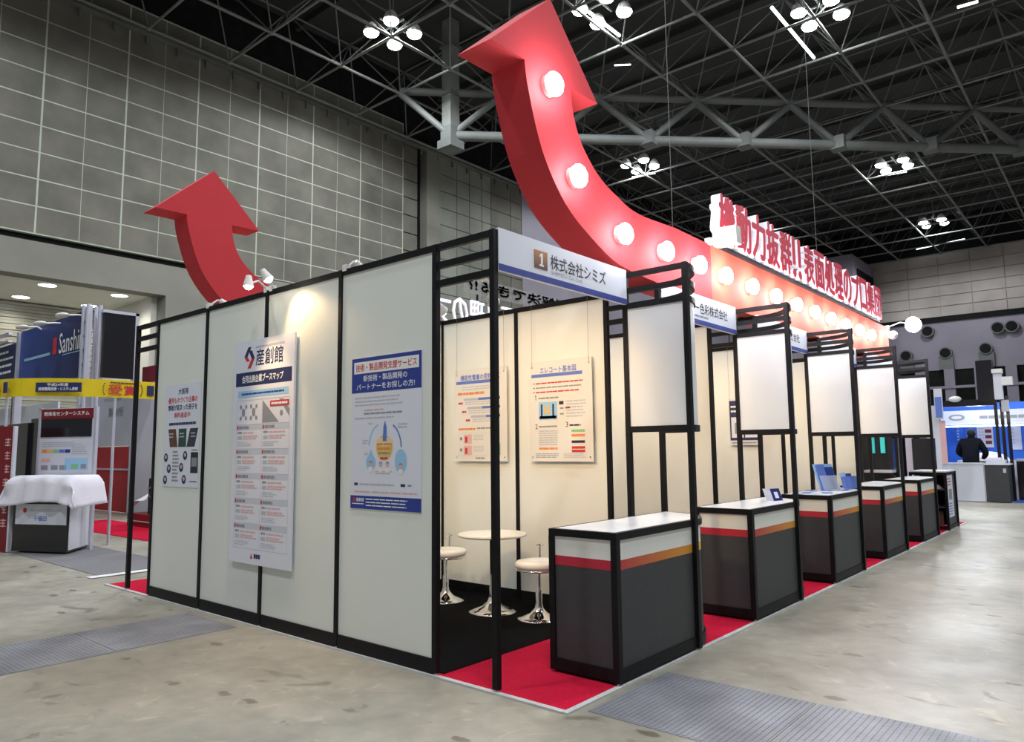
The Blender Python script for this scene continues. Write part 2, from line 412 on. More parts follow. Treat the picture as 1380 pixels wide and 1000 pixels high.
# --- roof
cl = struct('ceiling')
obj('roof_deck', MB().box((-23.5, -14, 19.6), (16, 63, 19.8), DECK), cl)
pr = MB()
for i in range(27): pr.box((-23.5, -12+i*2.8, 19.3), (16, -11.8+i*2.8, 19.6), DECK)
o = obj('purlin', pr, cl); o['kind'] = 'stuff'
TR2 = mat('shaded_frame_steel', (.10, .105, .10), .6); TR3 = mat('dark_frame_steel', (.05, .053, .052), .6)  # darker copies of the frame steel, shade put into their colour
ft = thing('space_frame', 'grey steel space frame of crossing bars under the dark roof', 'roof truss', (-4.5, 31, 0))
LZ, UZ = 16.3, 18.4
xs_ = [-22.5+3*i for i in range(13)]; yl = [1+3*j for j in range(21)]
def bar(name, a, b, r, m=STEEL, n=6): return obj(name, MB().tube(a, b, r, m, n), ft)
for x in xs_: bar('lower_chord', (x, 1, LZ), (x, 61, LZ), .058)
for y in yl: bar('lower_chord', (xs_[0], y, LZ), (xs_[-1], y, LZ), .05)
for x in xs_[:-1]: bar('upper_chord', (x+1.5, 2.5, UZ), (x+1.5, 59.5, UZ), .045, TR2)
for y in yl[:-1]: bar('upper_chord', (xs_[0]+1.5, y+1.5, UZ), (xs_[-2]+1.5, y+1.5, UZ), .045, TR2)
webs = []
for i, x in enumerate(xs_):
    for j, y in enumerate(yl):
        for sx in (-1, 1):
            for sy in (-1, 1):
                X, Y = x+1.5*sx, y+1.5*sy
                if xs_[0] < X < xs_[-1] and 1 < Y < 61: webs.append(((x, y, LZ), (X, Y, UZ)))
def vis(w):
    d = Vector(w[0])-CAM; z = d.dot(Fw)
    if z < 1: return 1e9
    u = 690+FPX*d.dot(Rv)/z; v = 500-FPX*d.dot(Uv)/z
    return z if (-60 < u < 1440 and -60 < v < 420) else 1e9
webs.sort(key=vis)
unit = {}
for k, (a, b) in enumerate(webs[:240]):
    key = (b[0] > a[0], b[1] > a[1])
    if key not in unit: unit[key] = MB().tube((0, 0, 0), Vector(b)-Vector(a), .030, TR2, 6).mesh('web_bar')
    o = bpy.data.objects.new('web_bar', unit[key]); COL.objects.link(o); o.parent = ft; o.location = Vector(a)-ft.location
rest = MB()
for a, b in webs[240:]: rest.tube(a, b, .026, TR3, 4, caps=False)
obj('web_bars', rest, ft, kind='stuff')
nd = MB()
for x in xs_:
    for y in yl: nd.ball((x, y, LZ), .10, STEEL, 8)
obj('node_balls', nd, ft, kind='stuff')
gd = thing('diagonal_girder', 'heavy grey pipe girder with W bracing crossing the roof', 'roof truss', (-9, 26.5, 0))
bx = [-18+3*i for i in range(10)]; by = [17.5+3*i for i in range(10)]
obj('bottom_chord', MB().tube((-18, 17.5, 14.5), (bx[-1], by[-1], 14.5), .21, GIRD, 10), gd)
obj('top_chord', MB().tube((-19.5, 16, LZ+.1), (bx[-1]+1.5, by[-1]+1.5, LZ+.1), .16, GIRD, 10), gd)
for i in range(10):
    for s in (-1, 1):
        obj('brace', MB().tube((bx[i], by[i], 14.5), (bx[i]+1.5*s, by[i]+1.5*s, LZ), .15, GIRD, 8), gd)
    obj('gusset', MB().box((bx[i]-.3, by[i]-.3, 14.28), (bx[i]+.3, by[i]+.3, 14.85), GIRD), gd)
mc = thing('roof_mast', 'tall grey square steel mast rising beside the girder end', 'column', (-18, 17.5, 0))
obj('mast_shaft', MB().box((-18.26, 17.24, 14.2), (-17.74, 17.76, 19.6), STEEL), mc)
for z in (16.3, 18.4): obj('mast_collar', MB().box((-18.33, 17.17, z-.06), (-17.67, 17.83, z+.06), GIRD), mc)
obj('mast_foot', MB().box((-18.4, 17.1, 13.9), (-17.6, 17.9, 14.25), GIRD), mc)
# --- roof lamp clusters
CL = [(-16.9, 13.4, 'above the grey wall beside the tall mast'), (-10.3, 17.4, 'right of the big arrow tip'), (-4.5, 22.7, 'highest one right of the picture centre'),
      (-16.6, 30.7, 'below the girder beside the big arrow'), (-6.05, 40.1, 'below the girder at right'), (-6.6, 53.5, 'farthest one, over the far wall')]
XT = [(-15, -2), (-4, -8), (3, -2), (9, -9), (10, 8), (4, 12), (9, 24), (8, 40), (-15.5, 46), (-9, 4)]
CB = Vector((-16.9, 13.4, 16.75))
lc = None
def cluster(loc, label, group):
    d = thing('lamp_cluster', label, 'light', loc, 0, group)
    for sx in (-.56, .56):
        for sy in (-.56, .56):
            p = Vector(loc)+Vector((sx, sy, 0))
            q = obj('lamp_housing', MB().lathe(p, [(.285, .03), (.29, .06), (.20, .30), (.08, .42)], LAMPW, 16), d)
            obj('lamp_lens', MB().lathe(p-Vector((0, 0, .03)), [(.12, -.08), (.24, -.02), (.28, .05)], HALLB, 16), q)
    obj('lamp_frame', MB().box(Vector(loc)+Vector((-.62, -.03, .3)), Vector(loc)+Vector((.62, .03, .36)), STEEL).box(Vector(loc)+Vector((-.03, -.62, .3)), Vector(loc)+Vector((.03, .62, .36)), STEEL)
        .tube(Vector(loc)+Vector((0, 0, .3)), Vector(loc)+Vector((0, 0, 1.7)), .03, STEEL), d)
    return d
c0 = cluster(tuple(CB), 'cluster of four lit roof lamps, '+CL[0][2], 'roof lamp clusters')
for x, y, t in CL[1:]: dup(c0, (x, y, 16.75), 'cluster of four lit roof lamps, '+t)
for x, y in [c[:2] for c in CL]+XT:
    spot('hall_lamp_beam', (x, y, 16.6), (x, y, 0), HALL_W, COOL, 165, .25, .6)
for k, (a, b, r) in enumerate((((1040, 10), (1097, 78), .06), ((1183, 238), (1222, 231), .05), ((852, 239), (883, 233), .05), ((828, 88), (850, 87), .03), ((1235, 336), (1300, 322), .04), ((792, 15), (835, 48), .06), ((1290, 10), (1318, 2), .05))):
    A = at(*a, 'z', 17.1); B = at(*b, 'z', 17.1)
    single('tube_light', MB().tube(A, B, r, TUBE, 8), ['long lit tube light beside the highest cluster', 'short tube under the lamp cluster below the girder at right', 'small tube under the lamp cluster near the big arrow', 'thin distant tube between big arrow and girder', 'dim tube in front of the farthest lamp cluster', 'lit tube along the bar right of the big arrow tip', 'lit tube at the upper right roof'][k], 'light', tuple(A))
# ================================================================== the exhibition stand
# carpet
cr = MB().box((-5.48, 0, 0), (.49, 11.9, .008), CRED)
single('red_carpet', cr, 'bright red carpet under the stand, showing along its right edge', 'carpet', (0, 0, 0))
cb = MB().box((-4.55, 0.04, .008), (-.47, 9.9, .013), CBLK)
single('black_carpet', cb, 'black carpet inside the booths around the white stools', 'carpet', (-2.5, 5, .008))
et = thing('carpet_edge_tape', 'thin silver tape framing the red carpet on the concrete floor', 'tape', (.5, 0, 0))
obj('tape_strip', MB().box((.48, -.03, 0), (.515, 11.9, .011), EDGE), et)
obj('tape_strip', MB().box((-5.5, -.035, 0), (.479, -.0, .0112), EDGE), et)
PW = .019        # half post width
def post(name, x, y, par, z1=2.7, z0=0, w=PW):
    o = obj(name, MB().box((x-w, y-w, z0+.02), (x+w, y+w, z1), BLACK), par)
    if z0 == 0: obj('foot', MB().tube((x, y, .013), (x, y, .03), .013, CHROME, 8), o)
    return o
def railx(x0, x1, y, z, h, par, name='rail'): return obj(name, MB().box((x0+PW, y-.016, z-h/2), (x1-PW, y+.016, z+h/2), BLACK), par)
RZ = (2.678, 2.557, 2.437)
ew = thing('partition_wall', 'long white end wall in black frames facing the camera, with the posters', 'wall', (-2.5, 0, 0))
for x in (0, -.5, -1.5, -2.5, -3.5, -4.5, -5): post('post', x, 0, ew)
for k in range(4):
    a, b = -4.5+k, -3.5+k
    obj('panel', MB().box((a+PW, -.006, .10), (b-PW, .006, 2.66), WHITE), ew)
    railx(a, b, 0, 2.678, .044, ew); railx(a, b, 0, .056, .092, ew)
for z in RZ: railx(-.5, 0, 0, z, .042, ew); railx(-5, -4.5, 0, z, .042, ew)
def partition(y, label):
    t = thing('partition_wall', label, 'wall', (-1.5, y, 0), 0, 'partition walls between the booths')
    for x in (-2.5, -1.5, -.5, ): post('post', x, y, t)
    for k in range(2):
        a, b = -2.5+k, -1.5+k
        obj('panel', MB().box((a+PW, y-.006, .10), (b-PW, y+.006, 2.66), WHITE), t)
        railx(a, b, y, 2.678, .044, t); railx(a, b, y, .065, .075, t)
    for z in RZ: railx(-.5, 0, y, z, .042, t)
    return t
p0 = partition(2, 'white partition behind the round table, with two hanging acrylic sheets')
for k, s in enumerate(('behind the second booth', 'behind the third booth, with the purple poster', 'behind the fourth booth', 'at the far end of the row')):
    dup(p0, (-1.5, 4+2*k, 0), 'white framed partition wall '+s)
bw = thing('back_wall', 'white back wall running behind all booths', 'wall', (-2.5, 5, 0))
for k in range(10):
    if k: post('post', -2.5, k+.0, bw) if k % 2 else None
    obj('panel', MB().box((-2.506, k+PW+.01, .10), (-2.494, k+1-PW-.01, 2.66), WHITE), bw)
    obj('rail', MB().box((-2.516, k+PW+.01, 2.656), (-2.484, k+1-PW-.01, 2.70), BLACK), bw)
    obj('rail', MB().box((-2.516, k+PW+.01, .03), (-2.484, k+1-PW-.01, .10), BLACK), bw)
# corner towers with quarter-round fronts
def arcpts(cx, cy, r, n=10, inset=0): return [(cx+(r-inset)*math.sin(a), cy+(r-inset)*(1-1)+(r-inset)*math.cos(a)) for a in [math.pi/2*(1-i/n) for i in range(n+1)]]
def arcwall(mb, y0, r0, r1, z0, z1, m, n=12):           # quarter ring from (r,y0) to (0,y0+r)
    a = [math.pi/2*i/n for i in range(n+1)]
    i_ = [(r0*math.cos(t), y0+r0*math.sin(t)) for t in a]; o_ = [(r1*math.cos(t), y0+r1*math.sin(t)) for t in a]
    for k in range(n):
        q = [i_[k], o_[k], o_[k+1], i_[k+1]]
        mb.add([(x, y, z0) for x, y in q]+[(x, y, z1) for x, y in q], [(3, 2, 1, 0), (4, 5, 6, 7), (0, 1, 5, 4), (1, 2, 6, 5), (2, 3, 7, 6), (3, 0, 4, 7)], m)
    return mb
def tower(y, label):
    t = thing('corner_tower', label, 'display tower', (.25, y, 0), 0, 'white panelled towers along the aisle')
    for x, yy in ((0, y), (.5, y), (0, y+.5)): post('post', x, yy, t)
    for z in RZ:
        railx(0, .5, y, z, .040, t)
        obj('curved_rail', arcwall(MB(), y, .480, .515, z-.02, z+.02, BLACK), t)
    railx(0, .5, y, 1.51, .045, t); obj('curved_rail', arcwall(MB(), y, .480, .515, 1.488, 1.532, BLACK), t)
    obj('panel', MB().box((PW, y-.006, 1.532), (.5-PW, y+.006, 2.417), LIGHTPANEL), t)
    obj('curved_panel', arcwall(MB(), y, .494, .503, 1.532, 2.417, LIGHTPANEL), t)
    return t
t0 = tower(1.5, 'white panelled corner tower over the nearest counter')
for k, s in enumerate(('second', 'third', 'fourth', 'fifth and farthest')):
    dup(t0, (.25, 3.5+2*k, 0), 'white panelled corner tower over the %s counter from the camera' % s)
# fascia boards
for k in range(5):
    y0 = .02 if k == 0 else 2*k+.02; y1 = 2*k+1.48
    t = thing('fascia_board', ['white fascia board with bronze number badge 1 and company lettering', 'white fascia board with blue base stripe and company lettering over the second booth', 'white fascia board showing company lettering over the third booth', 'plain white fascia board over the fourth booth', 'plain white fascia board over the farthest booth'][k], 'sign', (0, (y0+y1)/2, 2.45), 0, 'booth fascia boards')
    obj('board', MB().box((-.004, y0, 2.45), (.024, y1, 2.715), PAPER), t)
    f = PXF(.024, y0, 2.45)
    obj('blue_stripe', MB().slab(f, 0, 0, y1-y0, .042, 0, .002, INKBL), t)
    L = y1-y0
    if k == 0:
        b = obj('number_badge', MB().slab(f, .345, .082, .48, .200, 0, .003, BADGE), t)
        obj('numeral', MB().poly(f, [(.392, .098), (.440, .098), (.440, .110), (.428, .110), (.432, .185), (.412, .185), (.394, .168), (.396, .157), (.410, .164), (.408, .110), (.392, .110)], .0035, INKW), b)
        obj('lettering', MB().text(f, '株式会社シミズ', .515, .100, .66, .098, .001, INKB, .012), t)
        obj('small_lettering', MB().text(f, 'SHIMIZU Co., Ltd.', .52, .062, .36, .030, .001, INKG), t)
    elif k == 1:
        obj('lettering', MB().text(f, 'ナー色彩株式会社', .50, .100, .76, .098, .001, INKB, .012), t)
        obj('small_lettering', MB().lines(f, .52, .062, .85, .085, 1, INKG, .001, .8, 0), t)
    elif k == 2: obj('lettering', MB().text(f, '株式会社', .80, .100, .42, .098, .001, INKB, .012), t)
# --- counters
def counter(y, label):
    t = thing('reception_counter', label, 'counter', (.25, y+.75, 0), 0, 'counters along the aisle')
    H = .875; ye = y+1.0
    for x, yy in ((0.02, y+.02), (.48, y+.02), (.48, ye), (.02, ye)): post('frame_post', x, yy, t, .83, 0, .021)
    for z, h in ((.853, .044), (.06, .07)):
        obj('frame_rail', MB().box((0, y, z-h/2), (.50, y+.036, z+h/2), BLACK), t)
        obj('frame_rail', MB().box((.464, y+.036, z-h/2), (.50, ye, z+h/2), BLACK), t)
        obj('frame_rail', arcwall(MB(), ye, .462, .502, z-h/2, z+h/2, BLACK), t)
        obj('frame_rail', MB().box((0, y+.036, z-h/2), (.036, ye+.46, z+h/2), BLACK), t)
    def face(z0, z1, m, m2, m3, nm):
        obj(nm, MB().box((.041, y+.012, z0), (.459, y+.022, z1), m), t)
        obj(nm, MB().box((.478, y+.041, z0), (.488, ye-.021, z1), m2), t)
        obj(nm, arcwall(MB(), ye, .478, .488, z0, z1, m3), t)
        obj(nm, MB().box((.012, y+.041, z0), (.022, ye+.46, z1), m), t)
    face(.712, .831, WHITE, WHITE, WHITE, 'white_panel')
    obj('grey_panel', MB().box((.041, y+.012, .095), (.459, y+.022, .655), GREY), t)
    obj('grey_panel', MB().box((.478, y+.041, .095), (.488, ye-.021, .655), GREY), t)
    obj('grey_panel', arcwall(MB(), ye, .478, .488, .095, .655, GREY), t)
    obj('back_panel', MB().box((.012, y+.041, .095), (.022, ye+.46, .655), GREY), t)
    obj('red_stripe', MB().box((.041, y+.011, .655), (.459, y+.022, .712), REDSTRIPE), t)
    me = MB().box((.478, 0, .655), (.489, .94, .712), GRADS).mesh('gradient_stripe', (.478, 0, 0))
    s_ = bpy.data.objects.new('gradient_stripe', me); COL.objects.link(s_); s_.parent = t; s_.location = (.478-.25, y+.041-t.location.y, 0)
    s_['label'] = 'stripe fading from red to orange'
    obj('yellow_stripe', arcwall(MB(), ye, .478, .489, .655, .712, YSTRIPE), t)
    obj('red_stripe', MB().box((.012, y+.041, .655), (.022, ye+.46, .712), REDSTRIPE), t)
    obj('counter_top', MB().box((.03, y+.03, H-.004), (.47, ye, H+.001), WHITETOP), t)
    n = 14; pts = [(.03, ye+.002)]+[(.47*math.cos(math.pi/2*i/n) if i < n else .03, ye+.002+.465*math.sin(math.pi/2*i/n)) for i in range(n+1)]
    obj('counter_top', MB().prism(Fr((0, 0, 0), (1, 0, 0), (0, 1, 0)), pts, H-.004, H+.001, WHITETOP), t)
    return t
k0 = counter(.5, 'nearest grey and white counter with red stripe, at the carpet corner')
for k, s in enumerate(('second from the camera, with the small tent card', 'third from the camera, covered in blue leaflets', 'fourth from the camera', 'fifth and farthest')):
    dup(k0, (.25, 2*k+3.25, 0), 'grey and white counter with red stripe, '+s)
# --- big arrows and beams
def cr_(pts, n=5):
    out = []
    for i in range(len(pts)-1):
        p = [Vector(pts[max(0, i-1)]), Vector(pts[i]), Vector(pts[i+1]), Vector(pts[min(len(pts)-1, i+2)])]
        for k in range(n):
            t = k/n
            out.append(tuple(.5*((2*p[1])+(-p[0]+p[2])*t+(2*p[0]-5*p[1]+4*p[2]-p[3])*t*t+(-p[0]+3*p[1]-3*p[2]+p[3])*t**3)))
    out.append(tuple(pts[-1])); return out
def yz(x, y): g = at(x, y, 'x', 0); return (g.y, g.z)
BT, BB = 3.245, 2.705
outer = [yz(769, 119), yz(773, 155), yz(784, 194), yz(805, 234), yz(830, 263), yz(860, 288)]
outer = [(a, b) for a, b in outer]+[(2.35, BT+.005)]
inner = [(2.35, BB), (1.95, 2.715), yz(834, 356), yz(794, 317), yz(762, 274), yz(737, 220), yz(722, 169), yz(710, 108), yz(707, 80)]
YE = 9.45; YS = 3.02
shape = [yz(661, 52), yz(741, -2), yz(805, 140)]+cr_(outer)+[(YS, BT), (YS, BB)]+cr_(inner)
shape = shape[::-1]   # counter-clockwise seen from +X
def area(p): return sum(p[i-1][0]*p[i][1]-p[i][0]*p[i-1][1] for i in range(len(p)))
if area(shape) < 0: shape = shape[::-1]
import bmesh
def arrow_mesh(x0, x1):
    me = bpy.data.meshes.new('arrow_board'); bm = bmesh.new()
    vs_ = [bm.verts.new((x0, a, b)) for a, b in shape]; f = bm.faces.new(vs_)
    r = bmesh.ops.extrude_face_region(bm, geom=[f]); nv = [g for g in r['geom'] if isinstance(g, bmesh.types.BMVert)]
    bmesh.ops.translate(bm, vec=(x1-x0, 0, 0), verts=nv)
    bmesh.ops.triangulate(bm, faces=[f for f in bm.faces if len(f.verts) > 4])
    bmesh.ops.recalc_face_normals(bm, faces=bm.faces); bm.to_mesh(me); bm.free(); me.materials.append(RED); return me
BUL = [(738, 117), (771, 240), (834, 317), (891, 340), (936, 357), (972, 375), (1008, 388), (1040, 400), (1068, 410)]
def arrow(x, sgn, label, group):
    t = thing('arrow_sign', label, 'sign', (x, 0, 0), 0, group)
    o = bpy.data.objects.new('arrow_board', arrow_mesh(0, -.29*sgn)); COL.objects.link(o); o.parent = t
    return t
BEAMR = mat('orange_red_beam_board', (.66, .115, .065), .75, 0, .04, 2)
def beam(t, x, sgn):
    for k in range(4):
        a = YS+.003+(YE-YS)*k/4; b = YS+(YE-YS)*(k+1)/4-.003
        obj('beam_board', MB().box((x, a, BB), (x-.29*sgn, b, BT), BEAMR), t)
ar = arrow(0, 1, 'huge red curved arrow running into a lit red beam over the aisle counters', 'red arrow signs')
al = arrow(-5, -1, 'smaller looking red curved arrow rising behind the end wall at left', 'red arrow signs')
beam(ar, 0, 1); beam(al, -5, -1)
bpos = [(yz(*p)) for p in BUL]
bpos = bpos+[(bpos[-1][0]+.62*i, 2.98) for i in range(1, 6)]
for i, (y, z) in enumerate(bpos):
    if i > 2: z = 2.98
    b = obj('lamp_socket', MB().tube((0, y, z), (.035, y, z), .075, LAMPW, 14), ar)
    obj('bulb', MB().ball((.06, y, z), .082, BULB, 16, (.6, 1, 1)), b)
    point('bulb_glow', (.16, y, z), 6.5, (.93, .93, 1), .05, ar)
for y in (2, 4, 6, 8): obj('support_post', MB().box((-5.02, y-.02, .02), (-4.98, y+.02, 2.7), BLACK), al)
for y in (4.0, 6.0, 8.0, 9.4):
    obj('support_post', MB().box((-.16, y-.02, 2.70), (-.12, y+.02, 2.72), BLACK), ar)
# raised letters: every letter a piece
WORD = '機動力抜群‼表面処理のプロ集団'
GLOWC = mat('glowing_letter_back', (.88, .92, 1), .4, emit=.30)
def letters(x, sgn, label, group):
    t = thing('raised_lettering', label, 'sign', (x, 5.9, BT), 0, group)
    obj('base_rail', MB().box((x-.03*sgn, 3.05, BT), (x+.06*sgn, 8.82, BT+.03), BLACK), t)
    n = len(WORD); pitch = (8.80-3.07)/n
    for i, ch in enumerate(WORD):
        y0 = 3.07+i*pitch if sgn > 0 else 8.80-i*pitch
        f = PXF(x, y0, BT+.03) if sgn > 0 else MXF(x, y0, BT+.03)
        w = pitch*.96; hh = .48
        if ch == 'ー': hh = .1
        if ch in '‼': w *= .8
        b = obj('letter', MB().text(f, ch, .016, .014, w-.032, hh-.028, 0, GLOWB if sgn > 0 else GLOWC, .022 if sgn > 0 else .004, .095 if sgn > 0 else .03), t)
        obj('letter_face', MB().text(f, ch, .016, .014, w-.032, hh-.028, .0955 if sgn > 0 else .031, LRED, .024 if sgn > 0 else .004, .006), b)
    return t
letters(-.02, 1, 'row of big red and white Japanese letters standing on the red beam', 'raised letter rows')
letters(-4.98, -1, 'white glowing back of the letters seen through the booth frame', 'raised letter rows')
bn = thing('slogan_board', 'grey board with black slogan seen from behind, over the glowing letters', 'sign', (-4.98, 7, 3.9))
obj('board', MB().box((-5.03, 4.9, 3.86), (-5.015, 9.0, 4.12), mat('grey_translucent_board', (.42, .44, .43), .5, 0, .05, 3, alpha=.35)), bn)
f = MXF(-5.0, 8.9, 3.9); mb = MB().text(f, 'の悩みが解決できる!?', 0, .01, 3.9, .19, 0, INKB, .035)
mb.f = mb.f+[tuple(reversed(q)) for q in mb.f]; mb.m *= 2; mb.sm *= 2
obj('lettering', mb, bn)
for y in (5.2, 8.6): obj('board_stand', MB().box((-5.03, y, BT), (-5.01, y+.03, 3.86), BLACK), bn)
# --- arm lamps
def arm_lamp(base, head, aim, label, warm=True, lit=True, watts=None, group='arm lamps on the booth frames', deg=95):
    base, head, aim = Vector(base), Vector(head), Vector(aim)
    t = thing('arm_lamp', label, 'lamp', tuple(base), 0, group)
    mid = (base+head)/2+Vector((0, 0, .05)); d = (aim-head).normalized()
    obj('clamp', MB().box(base-Vector((.022, .022, .03)), base+Vector((.022, .022, .02)), LAMPW), t)
    obj('arm', MB().path([base, mid, head], .008, LAMPW), t)
    h = obj('lamp_head', MB().tube(head-d*.07, head+d*.02, .022, LAMPW, 14, .042), t)
    if lit:
        obj('bulb', MB().ball(head+d*.012, .034, BULBW if warm else BULB, 12), h)
        spot('lamp_beam', head+d*.06, aim, watts or BOOTH_W, WARM if warm else COOL, deg, .7, .04, t)
    return t
arm_lamp((-2.52, -.0, 2.715), (-2.40, -.24, 2.70), (-2.15, -.40, 0), 'lit arm lamp on the end wall top above the map board, left one', watts=60, deg=70)
arm_lamp((-2.44, -.0, 2.715), (-2.16, -.22, 2.72), (-1.9, .0, 2.2), 'arm lamp on the end wall top above the map board, right one', watts=17)
arm_lamp((-3.5, .0, 2.715), (-3.5, .16, 2.74), (-3.5, 1.9, 1.6), 'arm lamp peeping over the end wall in front of the left arrow', watts=20)
arm_lamp((-1.45, .0, 2.715), (-1.48, .15, 2.74), (-1.7, 2, 1.3), 'arm lamp peeping over the end wall above the blue poster')
arm_lamp((-.56, .03, 2.44), (-.62, .16, 2.31), (-.9, 2, 1.2), 'lit arm lamp behind the end wall corner post')
arm_lamp((-.12, .03, 2.44), (-.17, .18, 2.31), (-.8, 2, 1.4), 'round white arm lamp under the corner frame of the first booth', watts=30)
for k in range(1, 5):
    arm_lamp((-.6, 2*k+.03, 2.69), (-.65, 2*k+.22, 2.6), (-.9, 2*k+2, 1.3), 'arm lamp near the aisle in booth %s' % ('two', 'three', 'four', 'five')[k-1])
    arm_lamp((-1.9, 2*k+.03, 2.69), (-1.9, 2*k+.22, 2.6), (-1.9, 2*k+2, 1.3), 'arm lamp deep inside booth %s' % ('two', 'three', 'four', 'five')[k-1])
# flood lamps on the beam
def flood(pos, base, aim, label, watts, size=.13, deg=120, lit=True):
    pos, base, aim = Vector(pos), Vector(base), Vector(aim); d = (aim-pos).normalized()
    t = thing('flood_lamp', label, 'lamp', tuple(base), 0, 'flood lamps on the red beam')
    q = d.to_track_quat('Z', 'X'); A = q @ Vector((1, 0, 0)); B = q @ Vector((0, 1, 0))
    fr = Fr(pos, A, B)
    if deg > 110: h = obj('lamp_body', MB().tube(pos-d*.10, pos+d*.0, size*.6, LAMPW, 18, size), t); obj('lamp_glass', MB().ball(pos+d*.02, size*.95, FLOODB, 16, (.9, .6, .9)), h)
    else: h = obj('lamp_body', MB().slab(fr, -size*.75, -size, size*.75, size, -.12, .02, LAMPW), t); obj('lamp_glass', MB().slab(fr, -size*.6, -size*.85, size*.6, size*.85, .021, .026, LIGHTPANEL), h)
    obj('arm', MB().path([base, (base+pos)/2+Vector((0, 0, .06)), pos-d*.09], .010, LAMPW), t)
    obj('clamp', MB().box(base-Vector((.03, .03, .03)), base+Vector((.03, .03, .03)), LAMPW), t)
    if lit: spot('flood_beam', pos+d*.05, aim, watts, COOL, deg, .6, .08, t)
flood(at(982, 320, 'x', .35), (.0, 3.0, 3.27), (0, 5.6, 3.45), 'boxy white flood lamp in front of the first red letters', 25, .10, 100)
flood((.30, 9.78, 3.30), (.0, 9.4, 3.24), (0, 8.6, 3.0), 'glaring flood lamp on an arm at the far end of the beam', 240)
flood((.22, 8.75, 3.02), (.02, 8.95, 3.1), (-.05, 9.5, 2.9), 'small lit flood lamp low on the beam end', 25, .07)
point('flood_spill', (.45, 9.75, 3.3), 12, (.8, .88, 1), .08)
for y, z, lab in ((2.53, 3.25, 'thin steel wire rising from the red beam just left of the letters'), (6.5, 3.75, 'thin steel wire rising behind the middle of the letter row')):
    single('hanging_wire', MB().tube((-.12, y, z-.5), (-.12, y, 16.3), .003, STEEL, 5), lab, 'wire', (-.12, y, z), 'wires holding the red beam')
# --- posters on the end wall
def bars(mb, f, specs, h=.0005):
    for k, (u0, v0, u1, v1, m) in enumerate(specs): mb.quad(f, u0, v0, u1, v1, h+.0002*k, m)
    return mb
SHADE = mat('pale_blue_grey_ink', (.60, .64, .74), .5)
YPALE = mat('pale_yellow_ink', (.85, .68, .40), .5)
# map board
t = thing('map_board', 'tall white booth map board hung on the end wall under the two lamps', 'board', (-2.48, -.03, .48))
f = MYF(-2.94, -.040, .48); Wd, Hd = .90, 1.82
obj('sheet', MB().slab(f, 0, 0, Wd, Hd, -.018, 0, PAPER), t)
mb = MB()
bars(mb, f, [(.03, 1.44, .87, 1.555, INKN), (.07, 1.345, .83, 1.40, INKS)])
mb.text(f, '合同出展企業ブースマップ', .13, 1.466, .62, .062, .001, INKW, .025)
mb.lines(f, .13, 1.362, .77, 1.383, 1, INKBL, .001, .7, 0, .04)
obj('title_band', mb, t)
mb = MB()
mb.text(f, '産創館', .34, 1.60, .40, .135, .0008, INKN, .012)
mb.lines(f, .33, 1.745, .76, 1.765, 1, INKL, .0008, .8, 0, .03)
obj('title_lettering', mb, t)
mb = MB()
mb.poly(f, [(.155, 1.685), (.215, 1.765), (.265, 1.765), (.205, 1.685)], .0008, INKN).poly(f, [(.155, 1.685), (.205, 1.685), (.245, 1.645), (.195, 1.645)], .0008, INKR)
mb.poly(f, [(.225, 1.735), (.275, 1.735), (.32, 1.665), (.27, 1.665)], .0008, INKN).poly(f, [(.27, 1.665), (.32, 1.665), (.26, 1.585), (.21, 1.585)], .0008, INKR)
obj('emblem', mb, t, 'red and navy zigzag emblem')
mb = MB()
for v in [1.32, 1.12]+[1.12-.2*(i+1) for i in range(5)]: bars(mb, f, [(.06, v-.0015, .85, v+.0015, INKL)])
for u in (.06, .455, .85): bars(mb, f, [(u-.0015, .12, u+.0015, 1.32, INKL)])
for cx in (.165, .325):
    mb.disc(f, cx, 1.22, .026, .0009, INKG, 12, .034)
    for sx in (-1, 1):
        for sy in (-1, 1): mb.disc(f, cx+.042*sx, 1.22+.048*sy, .017, .0009, INKG, 10); mb.poly(f, [(cx, 1.215), (cx+.005, 1.215), (cx+.042*sx+.004, 1.22+.048*sy), (cx+.042*sx-.004, 1.22+.048*sy)][::(-1 if sy > 0 else 1)], .0008, INKG)
mb.poly(f, [(.46, 1.31), (.46, 1.13), (.70, 1.13)], .0008, INKG)
mb.poly(f, [(.70, 1.31), (.76, 1.31), (.845, 1.23), (.845, 1.17)], .0008, INKG)
mb.disc(f, .735, 1.20, .022, .0012, INKG, 10)
bars(mb, f, [(.57, 1.255, .84, 1.30, INKR)], .0014)
mb.lines(f, .59, 1.262, .82, 1.293, 1, INKW, .0019, .6, 0, .03)
obj('map_print', mb, t)
mb = MB()
for i in range(5):
    for u in (.065, .46):
        v = 1.12-.2*(i+1)
        bars(mb, f, [(u, v+.155, u+.385, v+.196, SHADE)], .0004)
        bars(mb, f, [(u+.005, v+.160, u+.028, v+.190, INKR)], .0008)
        mb.lines(f, u+.035, v+.162, u+.22, v+.188, 1, INKG, .0008, .9, .3, .05)
        mb.lines(f, u+.02, v+.125, u+.085, v+.142, 1, INKG, .0008, .9, 0, .05); mb.lines(f, u+.10, v+.125, u+.36, v+.140, 1, INKP, .0008, .7, .4, .06)
        bars(mb, f, [(u+.02, v+.078, u+.085, v+.106, INKL)], .0008)
        mb.lines(f, u+.10, v+.076, u+.36, v+.112, 2, INKP, .0008, .55, .3, .06)
        mb.lines(f, u+.02, v+.018, u+.25, v+.062, 3, INKL, .0008, .35, .4, .06)
obj('company_list_print', mb, t)
mb = MB().poly(f, [(.33, .045), (.365, .045), (.347, .09)], .0008, INKR); mb.lines(f, .385, .046, .48, .088, 1, INKN, .0008, .8, 0, .035)
obj('footer_emblem', mb, t)
